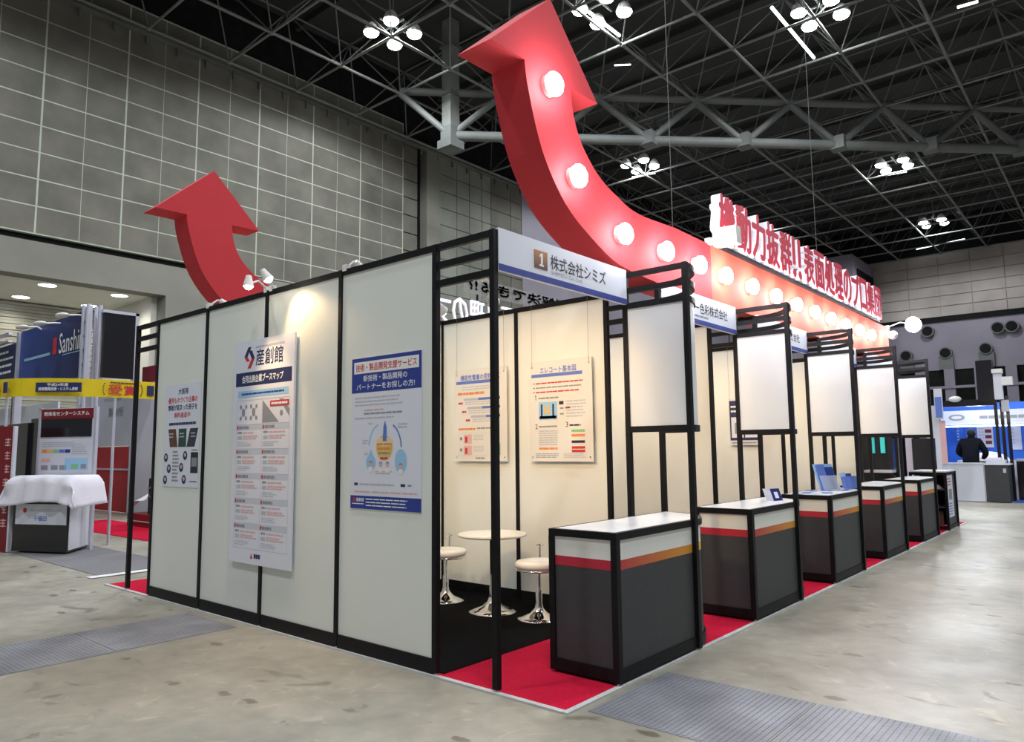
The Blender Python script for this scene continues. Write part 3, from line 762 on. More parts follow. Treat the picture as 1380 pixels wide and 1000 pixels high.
# blue poster
t = thing('blue_poster', 'blue and white service poster on the right panel of the end wall', 'poster', (-.99, -.01, .975))
f = MYF(-1.352, -.012, .978); Wd, Hd = .73, 1.045
obj('sheet', MB().slab(f, 0, 0, Wd, Hd, -.004, 0, PAPER), t)
mb = MB()
bars(mb, f, [(0, .80, Wd, Hd, INKBL)])
bars(mb, f, [(.025, .935, Wd-.025, 1.018, INKW)], .0009)
mb.text(f, '技術・製品開発支援サービス', .045, .950, .64, .052, .0013, INKR, .016)
mb.text(f, '新技術・製品開発の', .13, .877, .46, .044, .0009, INKW, .012)
mb.text(f, 'パートナーをお探しの方!', .055, .818, .61, .044, .0009, INKW, .012)
obj('title_band', mb, t)
mb = MB()
mb.lines(f, .04, .70, .68, .775, 3, INKL, .0008, .32, .3, .06)
mb.lines(f, .14, .668, .38, .684, 1, INKP, .0008, .6, .2, .05); mb.lines(f, .14, .643, .58, .661, 1, INKG, .0008, .6, .1, .07); mb.lines(f, .04, .612, .50, .63, 1, INKL, .0008, .5, .1, .06)
mb.poly(f, [(.345, .46), (.385, .46), (.385, .55), (.368, .60), (.352, .55)], .0018, INKM)
mb.disc(f, .362, .415, .085, .0008, INKY, 24, .085); mb.disc(f, .362, .455, .088, .0010, YPALE, 24, .03)
for k, (a, b, v, m) in enumerate(((.285, .44, .43, INKO), (.29, .43, .40, INKO), (.30, .42, .37, INKG), (.32, .40, .335, INKR))): mb.lines(f, a, v, b, v+.018, 1, m, .0014, .7, 0, .05)
mb.disc(f, .22, .315, .052, .0008, INKS, 20); mb.disc(f, .53, .325, .06, .0008, INKS, 20, .08)
mb.poly(f, [(.17, .325), (.27, .325), (.22, .405)], .0007, INKS)
for cx, cy in ((.22, .305), (.325, .30), (.395, .30), (.53, .29)):
    mb.disc(f, cx, cy, .016, .0016, INKP, 12); mb.disc(f, cx, cy-.034, .024, .0014, INKW, 12, .02); mb.disc(f, cx, cy+.008, .017, .0013, BROWN, 12, .013)
for a0, a1, c in ((1.9, 3.0, .34), (.05, 1.15, .39)):
    for k in range(10):
        q0 = a0+(a1-a0)*k/10; q1 = a0+(a1-a0)*(k+1)/10
        mb.poly(f, [(c+.138*math.cos(q0), .41+.165*math.sin(q0)), (c+.15*math.cos(q0), .41+.176*math.sin(q0)), (c+.15*math.cos(q1), .41+.176*math.sin(q1)), (c+.138*math.cos(q1), .41+.165*math.sin(q1))], .0008, INKS if a0 > 1.5 else INKM)
for q in ((.19, .575, .25, .588), (.50, .54, .60, .58), (.13, .44, .19, .475), (.15, .365, .20, .385), (.27, .235, .46, .262)): mb.lines(f, *q, 2, INKL if q[1] > .3 else INKP, .0008, .45, .2, .04)
obj('diagram_print', mb, t)
mb = MB(); mb.lines(f, .10, .158, .48, .176, 1, INKL, .0008, .6, .1, .05)
bars(mb, f, [(.04, .158, .08, .176, INKN), (.53, .158, .575, .176, INKN)]); mb.lines(f, .60, .158, .64, .176, 1, INKG, .0008, .6, 0, .05); mb.lines(f, .04, .108, .69, .124, 1, INKP, .0008, .6, 0, .09)
obj('notes_print', mb, t)
mb = MB(); mb.quad(f, 0, 0, Wd, .088, .0009, INKBL); mb.text(f, '産創館', .065, .048, .085, .026, .0013, INKW, .02); mb.quad(f, .03, .046, .055, .074, .0013, INKR)
mb.lines(f, .17, .014, .68, .078, 3, INKW, .0013, .35, .25, .07); bars(mb, f, [(.02, .030, .15, .036, INKW)], .0013)
obj('footer_band', mb, t)
# left poster
t = thing('white_poster', 'white poster with red and black lettering on the leftmost wall panel', 'poster', (-3.94, -.01, 1.055))
f = MYF(-4.29, -.012, 1.058); Wd, Hd = .71, .965
obj('sheet', MB().slab(f, 0, 0, Wd, Hd, -.004, 0, PAPER), t)
mb = MB()
mb.text(f, '大阪発', .27, .865, .20, .055, .0008, INKN, .02)
mb.text(f, '優良ものづくり企業の', .07, .785, .58, .055, .0008, INKR, .022)
mb.text(f, '情報が詰まった冊子を', .07, .715, .58, .055, .0008, INKN, .02)
mb.text(f, '無料進呈中', .20, .645, .32, .05, .0008, INKR, .022)
mb.lines(f, .10, .57, .64, .605, 1, INKN, .0008, .7, 0, .04)
obj('title_lettering', mb, t)
mb = MB()
for i, m in enumerate((BROWN, mat('dark_green_cover', (.02, .07, .05), .5), mat('slate_cover', (.03, .04, .06), .5))):
    u = .12+i*.185; s = (-.03, 0, .04)[i]
    mb.poly(f, [(u-s*.5, .37), (u+.155-s*.5, .37), (u+.155+s, .54), (u+s, .54)], .0008, m); mb.lines(f, u+.02+s, .45, u+.12+s, .51, 2, INKL, .0012, .4, .2, .03)
obj('book_print', mb, t)
mb = MB()
for cx, cy in ((.06, .27), (.13, .165), (.06, .06), (.45, .29), (.38, .18), (.44, .07)):
    mb.disc(f, cx, cy, .042, .0008, INKN, 14); mb.disc(f, cx, cy+.006, .02, .0012, INKP, 10)
mb.lines(f, .20, .04, .33, .34, 9, INKG, .0008, .5, .3, .04)
bars(mb, f, [(.56, .13, .70, .32, INKB), (.58, .19, .68, .27, INKG)], .0008); bars(mb, f, [(.57, .335, .69, .342, INKN), (.55, .05, .69, .058, INKN)], .0008)
obj('portrait_print', mb, t)
# hanging acrylic sheets in booth 1
for n_, (x0, x1, lab) in enumerate(((-2.28, -1.595, 'acrylic sheet with purple headings hung left of the partition post'), (-1.315, -.63, 'acrylic sheet with electro-coating diagram hung right of the partition post'))):
    t = thing('acrylic_sheet', lab, 'poster', ((x0+x1)/2, 1.955, 1.26), 0, 'acrylic sheets hung on wires in the first booth')
    f = MYF(x0, 1.955, 1.262); Wd, Hd = x1-x0, .90
    obj('sheet', MB().slab(f, 0, 0, Wd, Hd, -.005, 0, PAPER2), t)
    for u in (.03, Wd-.03):
        obj('wire', MB().tube(f.p(u, Hd-.05, .002), f.p(u, 1.44, .002), .0015, STEEL, 5), t)
        for v in (.04, Hd-.05): obj('stud', MB().tube(f.p(u, v, -.03), f.p(u, v, .006), .008, CHROME, 8), t)
    mb = MB(); bars(mb, f, [(.02, .755, Wd-.1, .785, INKM)])
    mb.text(f, ('機能性電着の受託加工', 'エレコート基本図')[n_], (.08, .12)[n_], .79, (.52, .40)[n_], .055, .0008, INKM, .02)
    obj('title_print', mb, t)
    mb = MB()
    if n_ == 0:
        mb.lines(f, .10, .69, .56, .735, 2, INKL, .0008, .4, .2, .05); mb.lines(f, .04, .645, .40, .675, 1, INKO, .0008, .8, 0, .06)
        for i in range(3):
            u = .12+.05*i; v = .59-.085*i
            bars(mb, f, [(u, v, .60, v+.024, INKL), (u+.2, v, .60, v+.024, INKM), (.52, v, .60, v+.024, INKN)]); mb.lines(f, u+.02, v-.045, .58, v-.006, 2, INKL, .0008, .45, .2, .05); mb.lines(f, u-.07, v-.035, u-.01, v-.01, 1, INKR, .0008, .8, 0, .02)
        mb.lines(f, .05, .30, .28, .325, 1, INKO, .0008, .8, 0, .05); mb.lines(f, .30, .305, .58, .33, 1, INKG, .0008, .6, 0, .05)
        for v in (.17, .06):
            bars(mb, f, [(.06, v-.01, .43, v+.105, INKL), (.062, v-.008, .428, v+.103, PAPER2)], .0006); bars(mb, f, [(.12, v, .23, v+.09, INKP), (.14, v+.01, .17, v+.07, INKR)], .001); mb.lines(f, .25, v+.03, .40, v+.09, 4, INKL, .001, .4, .2, .03)
            mb.disc(f, .085, v+.05, .018, .001, INKG, 10)
        bars(mb, f, [(.52, .06, .60, .17, INKGR), (.50, .19, .57, .27, INKB), (.51, .20, .56, .26, PAPER2)], .001); mb.lines(f, .28, .02, .40, .04, 1, INKG, .001, .7, 0, .03)
    else:
        for i in range(3):
            v = .70-.04*i; mb.disc(f, .05, v, .007, .0008, INKB, 8); mb.lines(f, .07, v-.01, .62, v+.01, 1, INKG if i == 1 else INKR, .0008, .6, .2, .05)
        mb.poly(f, [(.066, .55), (.072, .55), (.072, .595), (.066, .595), (.058, .585), (.060, .581), (.066, .586)], .0008, INKB); mb.lines(f, .10, .555, .33, .575, 1, INKG, .0008, .7, .1, .04)
        bars(mb, f, [(.10, .37, .31, .53, INKS), (.125, .40, .145, .51, INKN), (.255, .40, .275, .51, INKN), (.165, .42, .19, .49, INKY), (.205, .42, .23, .49, INKY)], .0008)
        for v in (.38, .39): bars(mb, f, [(.11, .38, .30, .405, INKS)], .0012)
        bars(mb, f, [(.33, .50, .38, .53, INKB), (.34, .46, .38, .475, INKG), (.34, .41, .38, .425, INKG)], .0008)
        mb.lines(f, .41, .38, .63, .54, 6, INKL, .0008, .4, .3, .05); mb.lines(f, .40, .46, .45, .48, 1, INKR, .0008, .8, 0, .03)
        mb.text(f, '2', .06, .29, .025, .045, .0008, INKB); mb.lines(f, .10, .30, .32, .32, 1, INKG, .0008, .7, .1, .04); mb.lines(f, .10, .14, .33, .28, 7, INKL, .0008, .45, .1, .05); mb.lines(f, .10, .10, .33, .13, 1, INKO, .0008, .6, .1, .05)
        mb.text(f, '3', .40, .30, .025, .045, .0008, INKB); mb.lines(f, .44, .305, .56, .325, 1, INKB, .0008, .7, 0, .04)
        for v, m in ((.255, INKGR), (.215, INKO), (.16, INKB), (.11, INKR), (.08, INKR)): bars(mb, f, [(.46, v, .60, v+.022, m)], .0008)
        mb.lines(f, .06, .03, .33, .075, 3, INKG, .0008, .4, .2, .05); mb.lines(f, .37, .03, .62, .075, 3, INKL, .0008, .4, .2, .05)
    obj('diagram_print', mb, t)
# poster in booth 2
t = thing('purple_poster', 'dark purple framed poster hung in the third booth', 'poster', (-.03, 3.955, 1.39))
t.location = (-.95, 3.955, 1.39)
g0 = at(983.7, 600, 'y', 5.955); f = MYF(g0.x, 5.955, g0.z)
t.location = (g0.x+.2, 5.955, g0.z)
Q = at(1024, 600, 'y', 5.955).x-g0.x; K = (at(983.7, 538, 'y', 5.955).z-g0.z)/.5; f.uy = f.uy*K; f.ux = f.ux*(Q/.62); Q = .62
obj('sheet', MB().slab(f, 0, 0, Q, .50, -.005, 0, PAPER2), t)
mb = MB(); bars(mb, f, [(.02, .05, Q-.02, .48, INKN)]); bars(mb, f, [(.05, .08, .30, .30, PAPER), (.33, .08, .58, .30, PAPER)], .001); mb.lines(f, .05, .34, .5, .44, 2, INKW, .001, .4, .3, .06); bars(mb, f, [(.12, .12, .18, .24, INKG), (.40, .12, .50, .2, INKBL)], .0014)
mb.lines(f, .05, .01, .56, .04, 1, INKG, .001, .5, 0, .05)
obj('panel_print', mb, t)
for u in (.03, Q-.03): obj('wire', MB().tube(f.p(u, .48, .002), f.p(u, 1.30, .002), .0015, STEEL, 5), t)
# --- table and stools
t = thing('round_table', 'round white pedestal table on the black carpet in the first booth', 'table', (-1.38, 1.50, .013))
c = Vector((-1.38, 1.50, .013))
obj('table_top', MB().lathe(c, [(.27, .622), (.293, .628), (.297, .638), (.290, .648), (.2, .650)], CREAM, 40), t)
obj('pedestal', MB().lathe(c, [(.032, .03), (.03, .2), (.024, .22), (.024, .60), (.05, .622)], CHROME, 20), t)
obj('base', MB().lathe(c, [(.205, 0), (.205, .006), (.16, .02), (.09, .045), (.045, .085), (.032, .12)], CHROME, 36), t)
def stool(x, y, rz, label):
    t = thing('round_stool', label, 'stool', (x, y, .013), rz, 'white stools around the round table'); o = (0, 0, 0)
    obj('seat', MB().lathe(o, [(.14, .395), (.180, .400), (.190, .42), (.188, .445), (.17, .458), (.1, .463)], CREAM, 32), t, local=True)
    obj('seat_ring', MB().lathe(o, [(.16, .380), (.186, .385), (.186, .397), (.15, .399)], CHROME, 32), t, local=True)
    obj('column', MB().lathe(o, [(.028, .06), (.026, .22), (.019, .23), (.019, .38)], CHROME, 18), t, local=True)
    obj('base', MB().lathe(o, [(.175, 0), (.175, .006), (.13, .018), (.07, .045), (.035, .085), (.028, .12)], CHROME, 32), t, local=True)
    obj('back_knob', MB().tube((0, .17, .40), (0, .19, .56), .008, CHROME, 8).lathe((0, .19, .555), [(.03, 0), (.032, .008), (.02, .014)], CHROME, 14), t, local=True)
stool(-2.02, 1.57, .6, 'round white stool with chrome trumpet base left of the table')
stool(-.905, 1.53, .6, 'round white stool with chrome trumpet base partly behind the nearest counter')
# --- things on the counters
t = thing('tent_card', 'small white and blue tent card on the second counter', 'card', (.27, 3.60, .876))
obj('card_face', MB().add([(.30, 3.50, .876), (.34, 3.62, .876), (.30, 3.63, .985), (.26, 3.51, .985)], [(0, 1, 2, 3), (3, 2, 1, 0)], INKBL), t)
obj('card_back', MB().add([(.24, 3.48, .876), (.30, 3.50, .876), (.26, 3.51, .985), (.20, 3.49, .985)], [(0, 1, 2, 3), (3, 2, 1, 0)], PAPER), t)
obj('card_print', MB().add([(.306, 3.53, .90), (.321, 3.58, .90), (.301, 3.585, .955), (.286, 3.535, .955)], [(0, 1, 2, 3)], INKW), t)
t = thing('leaflet_rack', 'clear blue leaflet rack standing on the third counter', 'rack', (.12, 5.6, .876))
f = Fr((.16, 5.25, .88), (.35, .94, 0), (-.25, .05, .95))
obj('rack_back', MB().slab(f, 0, 0, .32, .30, -.006, 0, INKS), t)
obj('rack_pocket', MB().slab(f, .02, .0, .30, .16, .03, .034, ACRYL), t)
obj('leaflet', MB().slab(f, .03, .01, .16, .29, .004, .016, INKM), t)
obj('leaflet', MB().slab(f, .17, .01, .30, .26, .004, .014, INKBL), t)
f2 = Fr((.30, 5.62, .88), (.35, .94, 0), (-.2, .05, .95))
t = thing('leaflet_stand', 'low blue leaflet box beside the taller rack on the third counter', 'stand', (.28, 5.66, .876))
obj('box_front', MB().slab(f2, 0, 0, .22, .14, 0, .04, INKM), t)
obj('leaflet', MB().slab(f2, .02, .02, .10, .19, -.02, -.005, INKS), t); obj('leaflet', MB().slab(f2, .12, .02, .20, .18, -.02, -.005, INKBL), t)
rnd = random.Random(3)
LS = (INKM, INKS, PAPER, INKBL, INKR)
for k in range(16):
    x = rnd.uniform(.07, .40); y = 4.55+k*.082+rnd.uniform(0, .02); a = rnd.uniform(-.4, .4)
    if k > 12: x = min(x, .25)
    f = Fr((x, y, .877+.0006*k), (math.cos(a), math.sin(a), 0), (-math.sin(a), math.cos(a), 0))
    single('leaflet', MB().slab(f, -.05, -.045, .05, .045, 0, .0035, LS[k % 4]).quad(f, -.03, -.02, .03, .02, .004, LS[(k+1) % 5]),
           ('blue', 'pale blue', 'white', 'navy')[k % 4]+' leaflet lying flat on the third counter, %s from its near end' % ('nearest,second,third,fourth,fifth,sixth,seventh,eighth,ninth,tenth,eleventh,twelfth,thirteenth,fourteenth,fifteenth,sixteenth'.split(',')[k]), 'leaflet', (x, y, .877), 'leaflets spread on the third counter')
# --- display case at the end of the row
t = thing('display_case', 'black framed display case with shelves at the far end of the row', 'display case', (.25, 10.6, 0))
for x, y in ((0, 10.3), (.5, 10.3), (.5, 11.1), (0, 11.1)): obj('frame_post', MB().box((x-.02, y-.02, .008), (x+.02, y+.02, .93), BLACK), t)
for z in (.05, .91): obj('frame_rail', MB().box((0, 10.29, z-.025), (.5, 10.31, z+.025), BLACK).box((.49, 10.3, z-.025), (.51, 11.1, z+.025), BLACK).box((0, 11.09, z-.025), (.5, 11.11, z+.025), BLACK), t)
obj('case_top', MB().box((0, 10.28, .93), (.52, 11.12, .95), WHITETOP), t)
for z in (.36, .64): obj('shelf', MB().box((.02, 10.32, z), (.48, 11.08, z+.015), GREY), t)
obj('side_board', MB().box((.485, 10.33, .08), (.495, 11.07, .89), GREY), t)
obj('back_board', MB().box((.01, 10.9, .08), (.48, 10.92, .89), DARK), t)
f = PXF(.497, 10.36, .2); mb = MB().slab(f, 0, 0, .5, .68, 0, .004, PAPER); mb.lines(f, .05, .5, .4, .64, 3, INKR, .005, .4, .2, .08); mb.quad(f, .15, .28, .4, .45, .005, INKG); mb.lines(f, .05, .03, .42, .24, 5, INKM, .005, .4, .2, .08)
obj('side_poster', mb, t)
single('brown_carton', MB().box((.10, 10.4, .08), (.42, 10.75, .30), BROWN), 'brown carton on the bottom shelf of the display case', 'box', (.26, 10.57, .08))
single('grey_sample', MB().lathe((.2, 10.5, .376), [(.07, 0), (.09, .05), (.05, .10)], INKG, 14), 'grey sample on the middle shelf of the display case', 'sample', (.2, 10.5, .376))
single('white_sample', MB().lathe((.33, 10.55, .656), [(.09, 0), (.06, .04), (.03, .07)], PAPER, 14), 'white sample on the top shelf of the display case', 'sample', (.33, 10.55, .656))
# machine in a far booth
t = thing('demo_machine', 'black machine with teal glass tubes in the farthest booth', 'machine', (-1.5, 9.6, .013))
g = at(1183, 600, 'y', 9.5)
obj('cabinet', MB().box((g.x-.30, 9.45, .013), (g.x+.22, 9.85, 1.95), GBLACK), t)
for s in (-.06, .09): obj('tube', MB().tube((g.x+s, 9.42, 1.25), (g.x+s, 9.42, 1.5), .035, TEAL, 10), t)
obj('tray', MB().box((g.x-.15, 9.2, .95), (g.x+.25, 9.45, .99), INKL), t)
t.location = (g.x, 9.6, .013)
for ch in t.children: ch.location = Vector((-1.5-g.x, 0, 0))
# ================================================================== neighbouring stand at left
ang = math.atan2(.4, .91)
t = thing('demo_pod', 'black and white demo pod with red header beside the draped table', 'booth pod', (-9.28, .15, 0), ang)
obj('base_cabinet', MB().prism(Fr((0, 0, 0), (1, 0, 0), (0, 1, 0)), [(0, 0), (1, 0), (.67, .70), (0, .62)], .03, 1.05, GBLACK), t, local=True)
obj('side_panel', MB().slab(Fr((1.004, .01, .06), (-.33, .70, 0)), 0, 0, .75, .96, 0, .012, RWHITE), t, local=True)
f = Fr((.05, -.004, .40), (1, 0, 0)); mb = MB().slab(f, 0, 0, .92, .28, 0, .003, RWHITE)
mb.lines(f, .26, .17, .81, .22, 1, INKL, .004, .8, 0, .06); mb.disc(f, .17, .195, .035, .004, INKR, 14); mb.text(f, '千福田', .33, .05, .24, .07, .004, INKM, .02)
obj('name_panel', mb, t, local=True)
obj('graphic_board', MB().box((-.13, .45, 1.05), (.88, .49, 2.05), RWHITE), t, local=True)
f = Fr((-.12, .448, 1.06), (1, 0, 0)); f.uy = Vector((0, 0, .83)); mb = MB()
mb.quad(f, 0, 1.00, .99, 1.18, .001, DRED); mb.text(f, '粉体化センターシステム', .06, 1.06, .85, .075, .002, INKW, .02)
obj('header_band', mb, t, local=True)
obj('screen', MB().slab(f, .02, .68, .97, 1.0, 0, .012, GBLACK), t, local=True)
mb = MB()
for i, m in enumerate((INKO, INKY, INKGR, INKM, INKBL)): mb.quad(f, .05+.11*i, .40, .15+.11*i, .46, .001, m)
mb.lines(f, .05, .5, .9, .6, 3, INKL, .001, .4, .3, .08); mb.quad(f, .50, .10, .92, .30, .001, INKS); mb.quad(f, .62, .12, .75, .2, .002, INKGR); mb.quad(f, .8, .12, .9, .2, .002, INKG)
for a in (.05, .24, .40): mb.quad(f, a, .10, a+.13, .18, .001, INKG)
mb.quad(f, .05, .24, .22, .30, .001, INKP); mb.lines(f, .62, .36, .92, .52, 4, INKL, .001, .4, .2, .06)
obj('diagram_print', mb, t, local=True)
for x in (-.15, .90): obj('board_post', MB().box((x-.02, .45, .0), (x+.02, .50, 2.06), TRUSSW), t, local=True)
# cloth: a draped sheet
def cloth_mesh(w, d, z, drop, nx=34, ny=22):
    mb = MB(); vs_ = []
    for j in range(ny+1):
        for i in range(nx+1):
            u = -drop+(w+2*drop)*i/nx; v = -drop*.9+(d+drop*.9)*j/ny
            dx = max(0, -u, u-w); dv = max(0, -v)
            fall = max(dx, dv)
            x = min(max(u, -.02), w+.02); y = max(v, -.02); zz = z-fall*.93
            fl = min(1, fall/.1)
            if dx > 0: x += (-1 if u < 0 else 1)*(.04*fl+.22*dx); y += .03*fl*math.sin(v*17)
            if dv > 0: y -= .035*fl+.14*dv+.025*fl*math.sin(u*19+1); x += .015*fl*math.sin(u*11)
            zz += .03*fl*math.sin(u*4.1+v*3)+.004*math.sin(u*13)*math.cos(v*11)
            vs_.append((x, y, zz))
    fs = [(j*(nx+1)+i, j*(nx+1)+i+1, (j+1)*(nx+1)+i+1, (j+1)*(nx+1)+i) for j in range(ny) for i in range(nx)]
    mb.add(vs_, fs, CLOTH, True); return mb
me = cloth_mesh(1.02, .44, 1.075, .46).mesh('white_cloth')
cl_ = bpy.data.objects.new('white_cloth', me); COL.objects.link(cl_); cl_.location = (-9.28-.0, .15-.0, 0); cl_.rotation_euler = (0, 0, ang)
cl_['label'] = 'white cloth draped over the demo pod counter at left'; cl_['category'] = 'cloth'
md = cl_.modifiers.new('thick', 'SOLIDIFY'); md.thickness = .006
# yellow ribbon ring
t = thing('yellow_ribbon_sign', 'yellow ribbon fascia with award lettering over the left stand', 'sign', (-9.2, 1.2, 0))
RP = [(-10.6, .05), (-9.95, .12), (-9.55, .33), (-9.2, .75), (-9.03, 1.3), (-9.03, 1.9), (-9.25, 2.7)]
RP = [(a, b+.0) for a, b in RP]
pp = cr_(RP, 4)
for a, b in zip(pp, pp[1:]):
    fr = Fr((a[0], a[1], 2.23), (b[0]-a[0], b[1]-a[1], 0)); L = math.hypot(b[0]-a[0], b[1]-a[1])
    obj('ribbon_segment', MB().slab(fr, 0, 0, L*1.002, .27, -.02, 0, YELL), t)
def on_ribbon(px, y=526): # nearest ribbon point under a picture column
    best = min(((abs((690+FPX*((Vector((a[0], a[1], 2.36))-CAM).dot(Rv))/((Vector((a[0], a[1], 2.36))-CAM).dot(Fw)))-px), i) for i, a in enumerate(pp[:-1])))
    i = best[1]; a, b = pp[i], pp[i+1]; return Fr((a[0], a[1], 2.23), (b[0]-a[0], b[1]-a[1], 0))
fa = Fr((-9.45, .42, 2.23), (.42, .42, 0)); fa.O += fa.n*.03
mb = MB(); mb.slab(fa, -.02, .06, .62, .20, -.02, .012, INKN); mb.text(fa, '平成24年度', .14, .145, .30, .045, .013, INKW, .02); mb.text(fa, '技術開発技術・システム表彰', .02, .08, .56, .05, .013, INKW, .02)
obj('plate', mb, t)
fb = Fr((-9.03, 1.12, 2.23), (0, 1, 0)); fb.O += Vector((.03, 0, 0))
mb = MB(); mb.text(fb, '受賞', .10, .04, .42, .15, .002, INKR, .02)
for s, u in ((-1, .04), (1, .58)):
    for k in range(6): mb.quad(fb, u+s*.02*math.sin(k/5*3.14)-.01, .03+k*.033, u+s*.02*math.sin(k/5*3.14)+.01, .05+k*.033, .002, BROWN)
mb.lines(fb, .12, .21, .52, .24, 1, BROWN, .002, .7, 0, .04); mb.slab(fb, .68, .05, .78, .21, -.02, .002, INKN); mb.slab(fb, 1.0, .05, 1.2, .21, -.02, .002, INKN)
obj('award_lettering', mb, t)
fc = Fr((-10.35, .07, 2.23), (1, .08, 0)); fc.O += fc.n*.03
mb = MB(); mb.text(fc, '受賞', .0, .04, .35, .15, .002, INKR, .02); mb.slab(fc, .5, .05, .6, .21, -.02, .002, INKN)
obj('award_lettering', mb, t)
for x, y in ((-9.03, 1.31), (-9.95, .14), (-9.3, 2.75)): obj('pole', MB().tube((x-.02, y+.03, 0), (x-.02, y+.03, 2.50), .022, TRUSSW, 10), t)
# blue banner box with lamps
t = thing('blue_banner', 'dark blue sky banner with white script lettering on a silver truss at left', 'banner', (-15.8, 2.5, 0))
f = MYF(-18.05, 2.5, 3.0)
me = MB().slab(Fr((0, 0, 0), (1, 0, 0)), -4.25, 0, 0, 1.40, -.08, 0, DBLUE).mesh('banner_sheet')
o = bpy.data.objects.new('banner_sheet', me); COL.objects.link(o); o.parent = t; o.location = Vector((-13.8, 2.5, 3.0))-t.location
mb = MB(); mb.text(f, 'Sanshin', 2.75, .60, 1.40, .46, .01, INKW, .004); mb.quad(f, 2.35, .62, 2.60, 1.0, .01, INKR); mb.lines(f, .4, .62, 2.2, .70, 1, INKS, .01, .8, 0, .12); mb.quad(f, 3.0, .55, 4.2, .565, .01, INKS)
obj('lettering', mb, t)
mb = MB()
for x in (-13.72, -13.48):
    for y in (2.42, 2.66): mb.tube((x, y, 0), (x, y, 4.48), .04, TRUSSW, 8)
for i in range(14):
    mb.tube((-13.72, 2.42, .2+i*.3), (-13.48, 2.42, .35+i*.3), .015, TRUSSW, 5)
mb.box((-13.74, 2.45, 2.9), (-13.46, 2.5, 4.45), TRUSSW)
obj('truss_column', mb, t)
obj('side_screen', MB().box((-13.46, 2.7, 2.95), (-13.36, 3.35, 4.34), GBLACK), t)
obj('side_edge', MB().box((-13.46, 3.32, 2.9), (-13.34, 3.39, 4.38), TRUSSW).box((-13.46, 2.66, 4.32), (-13.34, 3.39, 4.38), TRUSSW), t)
obj('back_column', MB().box((-18.2, 2.45, 0), (-18.05, 2.6, 4.4), TRUSSW), t)
for k, (px, py) in enumerate(((30, 441), (54, 436), (84, 425))):
    g = at(px, py, 'y', 2.1)
    d = thing('banner_lamp', ['leftmost', 'middle', 'rightmost'][k]+' of the three white arm lamps over the blue banner', 'lamp', (g.x, 2.5, 4.4), 0, 'arm lamps over the blue banner')
    obj('lamp_head', MB().ball(g, .12, LAMPW, 14, (2.0, 1, .45)), d); obj('arm', MB().path([(g.x, 2.5, 4.3), (g.x, 2.4, g.z+.05), g], .02, LAMPW), d)
# red and white wall of the left stand
t = thing('red_white_wall', 'white over red wall with grey lettering behind the left stand', 'wall', (-12, 3.1, 0))
xa, xb = -12.9, -10.6; yw = 3.9
xa = at(122, 600, 'y', yw).x; xb = at(176, 600, 'y', yw).x; xc = at(215, 600, 'y', yw).x
obj('white_panel', MB().box((xa-1, yw, 1.55), (xb, yw+.05, 2.9), RWHITE), t)
obj('red_panel', MB().box((xa-1, yw, .02), (xb, yw+.05, 1.53), RWALL), t)
obj('white_panel', MB().box((xb+.05, yw-.02, .02), (xc, yw+.05, 2.9), RWHITE), t)
obj('red_cap', MB().box((xb+.7, yw-.1, 2.95), (xc, yw, 3.3), DRED), t)
obj('frame_post', MB().box((xb, yw-.03, 0), (xb+.05, yw+.05, 2.9), TRUSSW), t)
obj('frame_rail', MB().box((xa, yw-.03, .98), (xb, yw, 1.02), TRUSSW), t)
f = MYF(xa+.45, yw-.005, 2.25); mb = MB().text(f, '製作所', .6, 0, .85, .22, 0, INKG, .01); mb.lines(f, .3, .38, 1.3, .47, 1, INKL, 0, .8, 0, .12)
obj('lettering', mb, t)
g = at(180, 720, 'z', 0)
single('red_carpet', MB().box((-13.5, 1.9, 0), (-9.0, 3.0, .01), CRED), 'red carpet patch of the neighbouring left stand', 'carpet', (-11, 2.4, 0))
single('grey_carpet', MB().box((-9.6, .15, 0), (-6.2, 1.15, .006), mat('grey_carpet_pile', (.20, .20, .215), .95, 0, .1, 30)), 'grey carpet strip in front of the left stand', 'carpet', (-7.5, .6, 0))
single('white_tape', MB().add([(-6.15, .02, .009), (-6.0, .02, .009), (-6.0, .85, .009), (-6.15, .85, .009)], [(0, 1, 2, 3)], INKW), 'white tape line on the floor left of the stand', 'tape', (-6.1, .4, 0))
t = thing('draped_machine', 'black machine half covered by a white sheet on a red plinth', 'machine', (-10.0, 2.7, 0))
g = at(190, 712, 'z', 0); cx, cy = g.x, g.y+.15
t.location = (cx, cy, 0)
obj('plinth', MB().box((cx-.75, cy-.1, .012), (cx+.9, cy+.7, .24), DRED).box((cx-.74, cy-.11, .10), (cx+.89, cy-.1, .12), INKL), t)
obj('machine_body', MB().box((cx-.3, cy+.1, .24), (cx+.7, cy+.6, .75), GBLACK).tube((cx-.1, cy+.05, .24), (cx-.1, cy+.05, .9), .05, GBLACK).tube((cx+.2, cy+.05, .24), (cx+.3, cy+.05, .8), .06, GBLACK).ball((cx+.1, cy+.1, .6), .16, GBLACK), t)
vs_ = []; nx = 18; ny = 18
for j in range(ny+1):
    for i in range(nx+1):
        a = i/nx; b = j/ny
        vs_.append((cx-.75+1.5*a+.04*math.sin(b*9), cy+.0+.6*b-.10*math.sin(a*14)*(1-b)*.5, .62+1.05*a*(.55+.45*b)+.15*b+.05*math.sin(a*16+b*5)-(1-b)*.28*(1-a*.4)))
obj('dust_sheet', MB().add(vs_, [(j*(nx+1)+i, j*(nx+1)+i+1, (j+1)*(nx+1)+i+1, (j+1)*(nx+1)+i) for j in range(ny) for i in range(nx)], CLOTH, True), t)
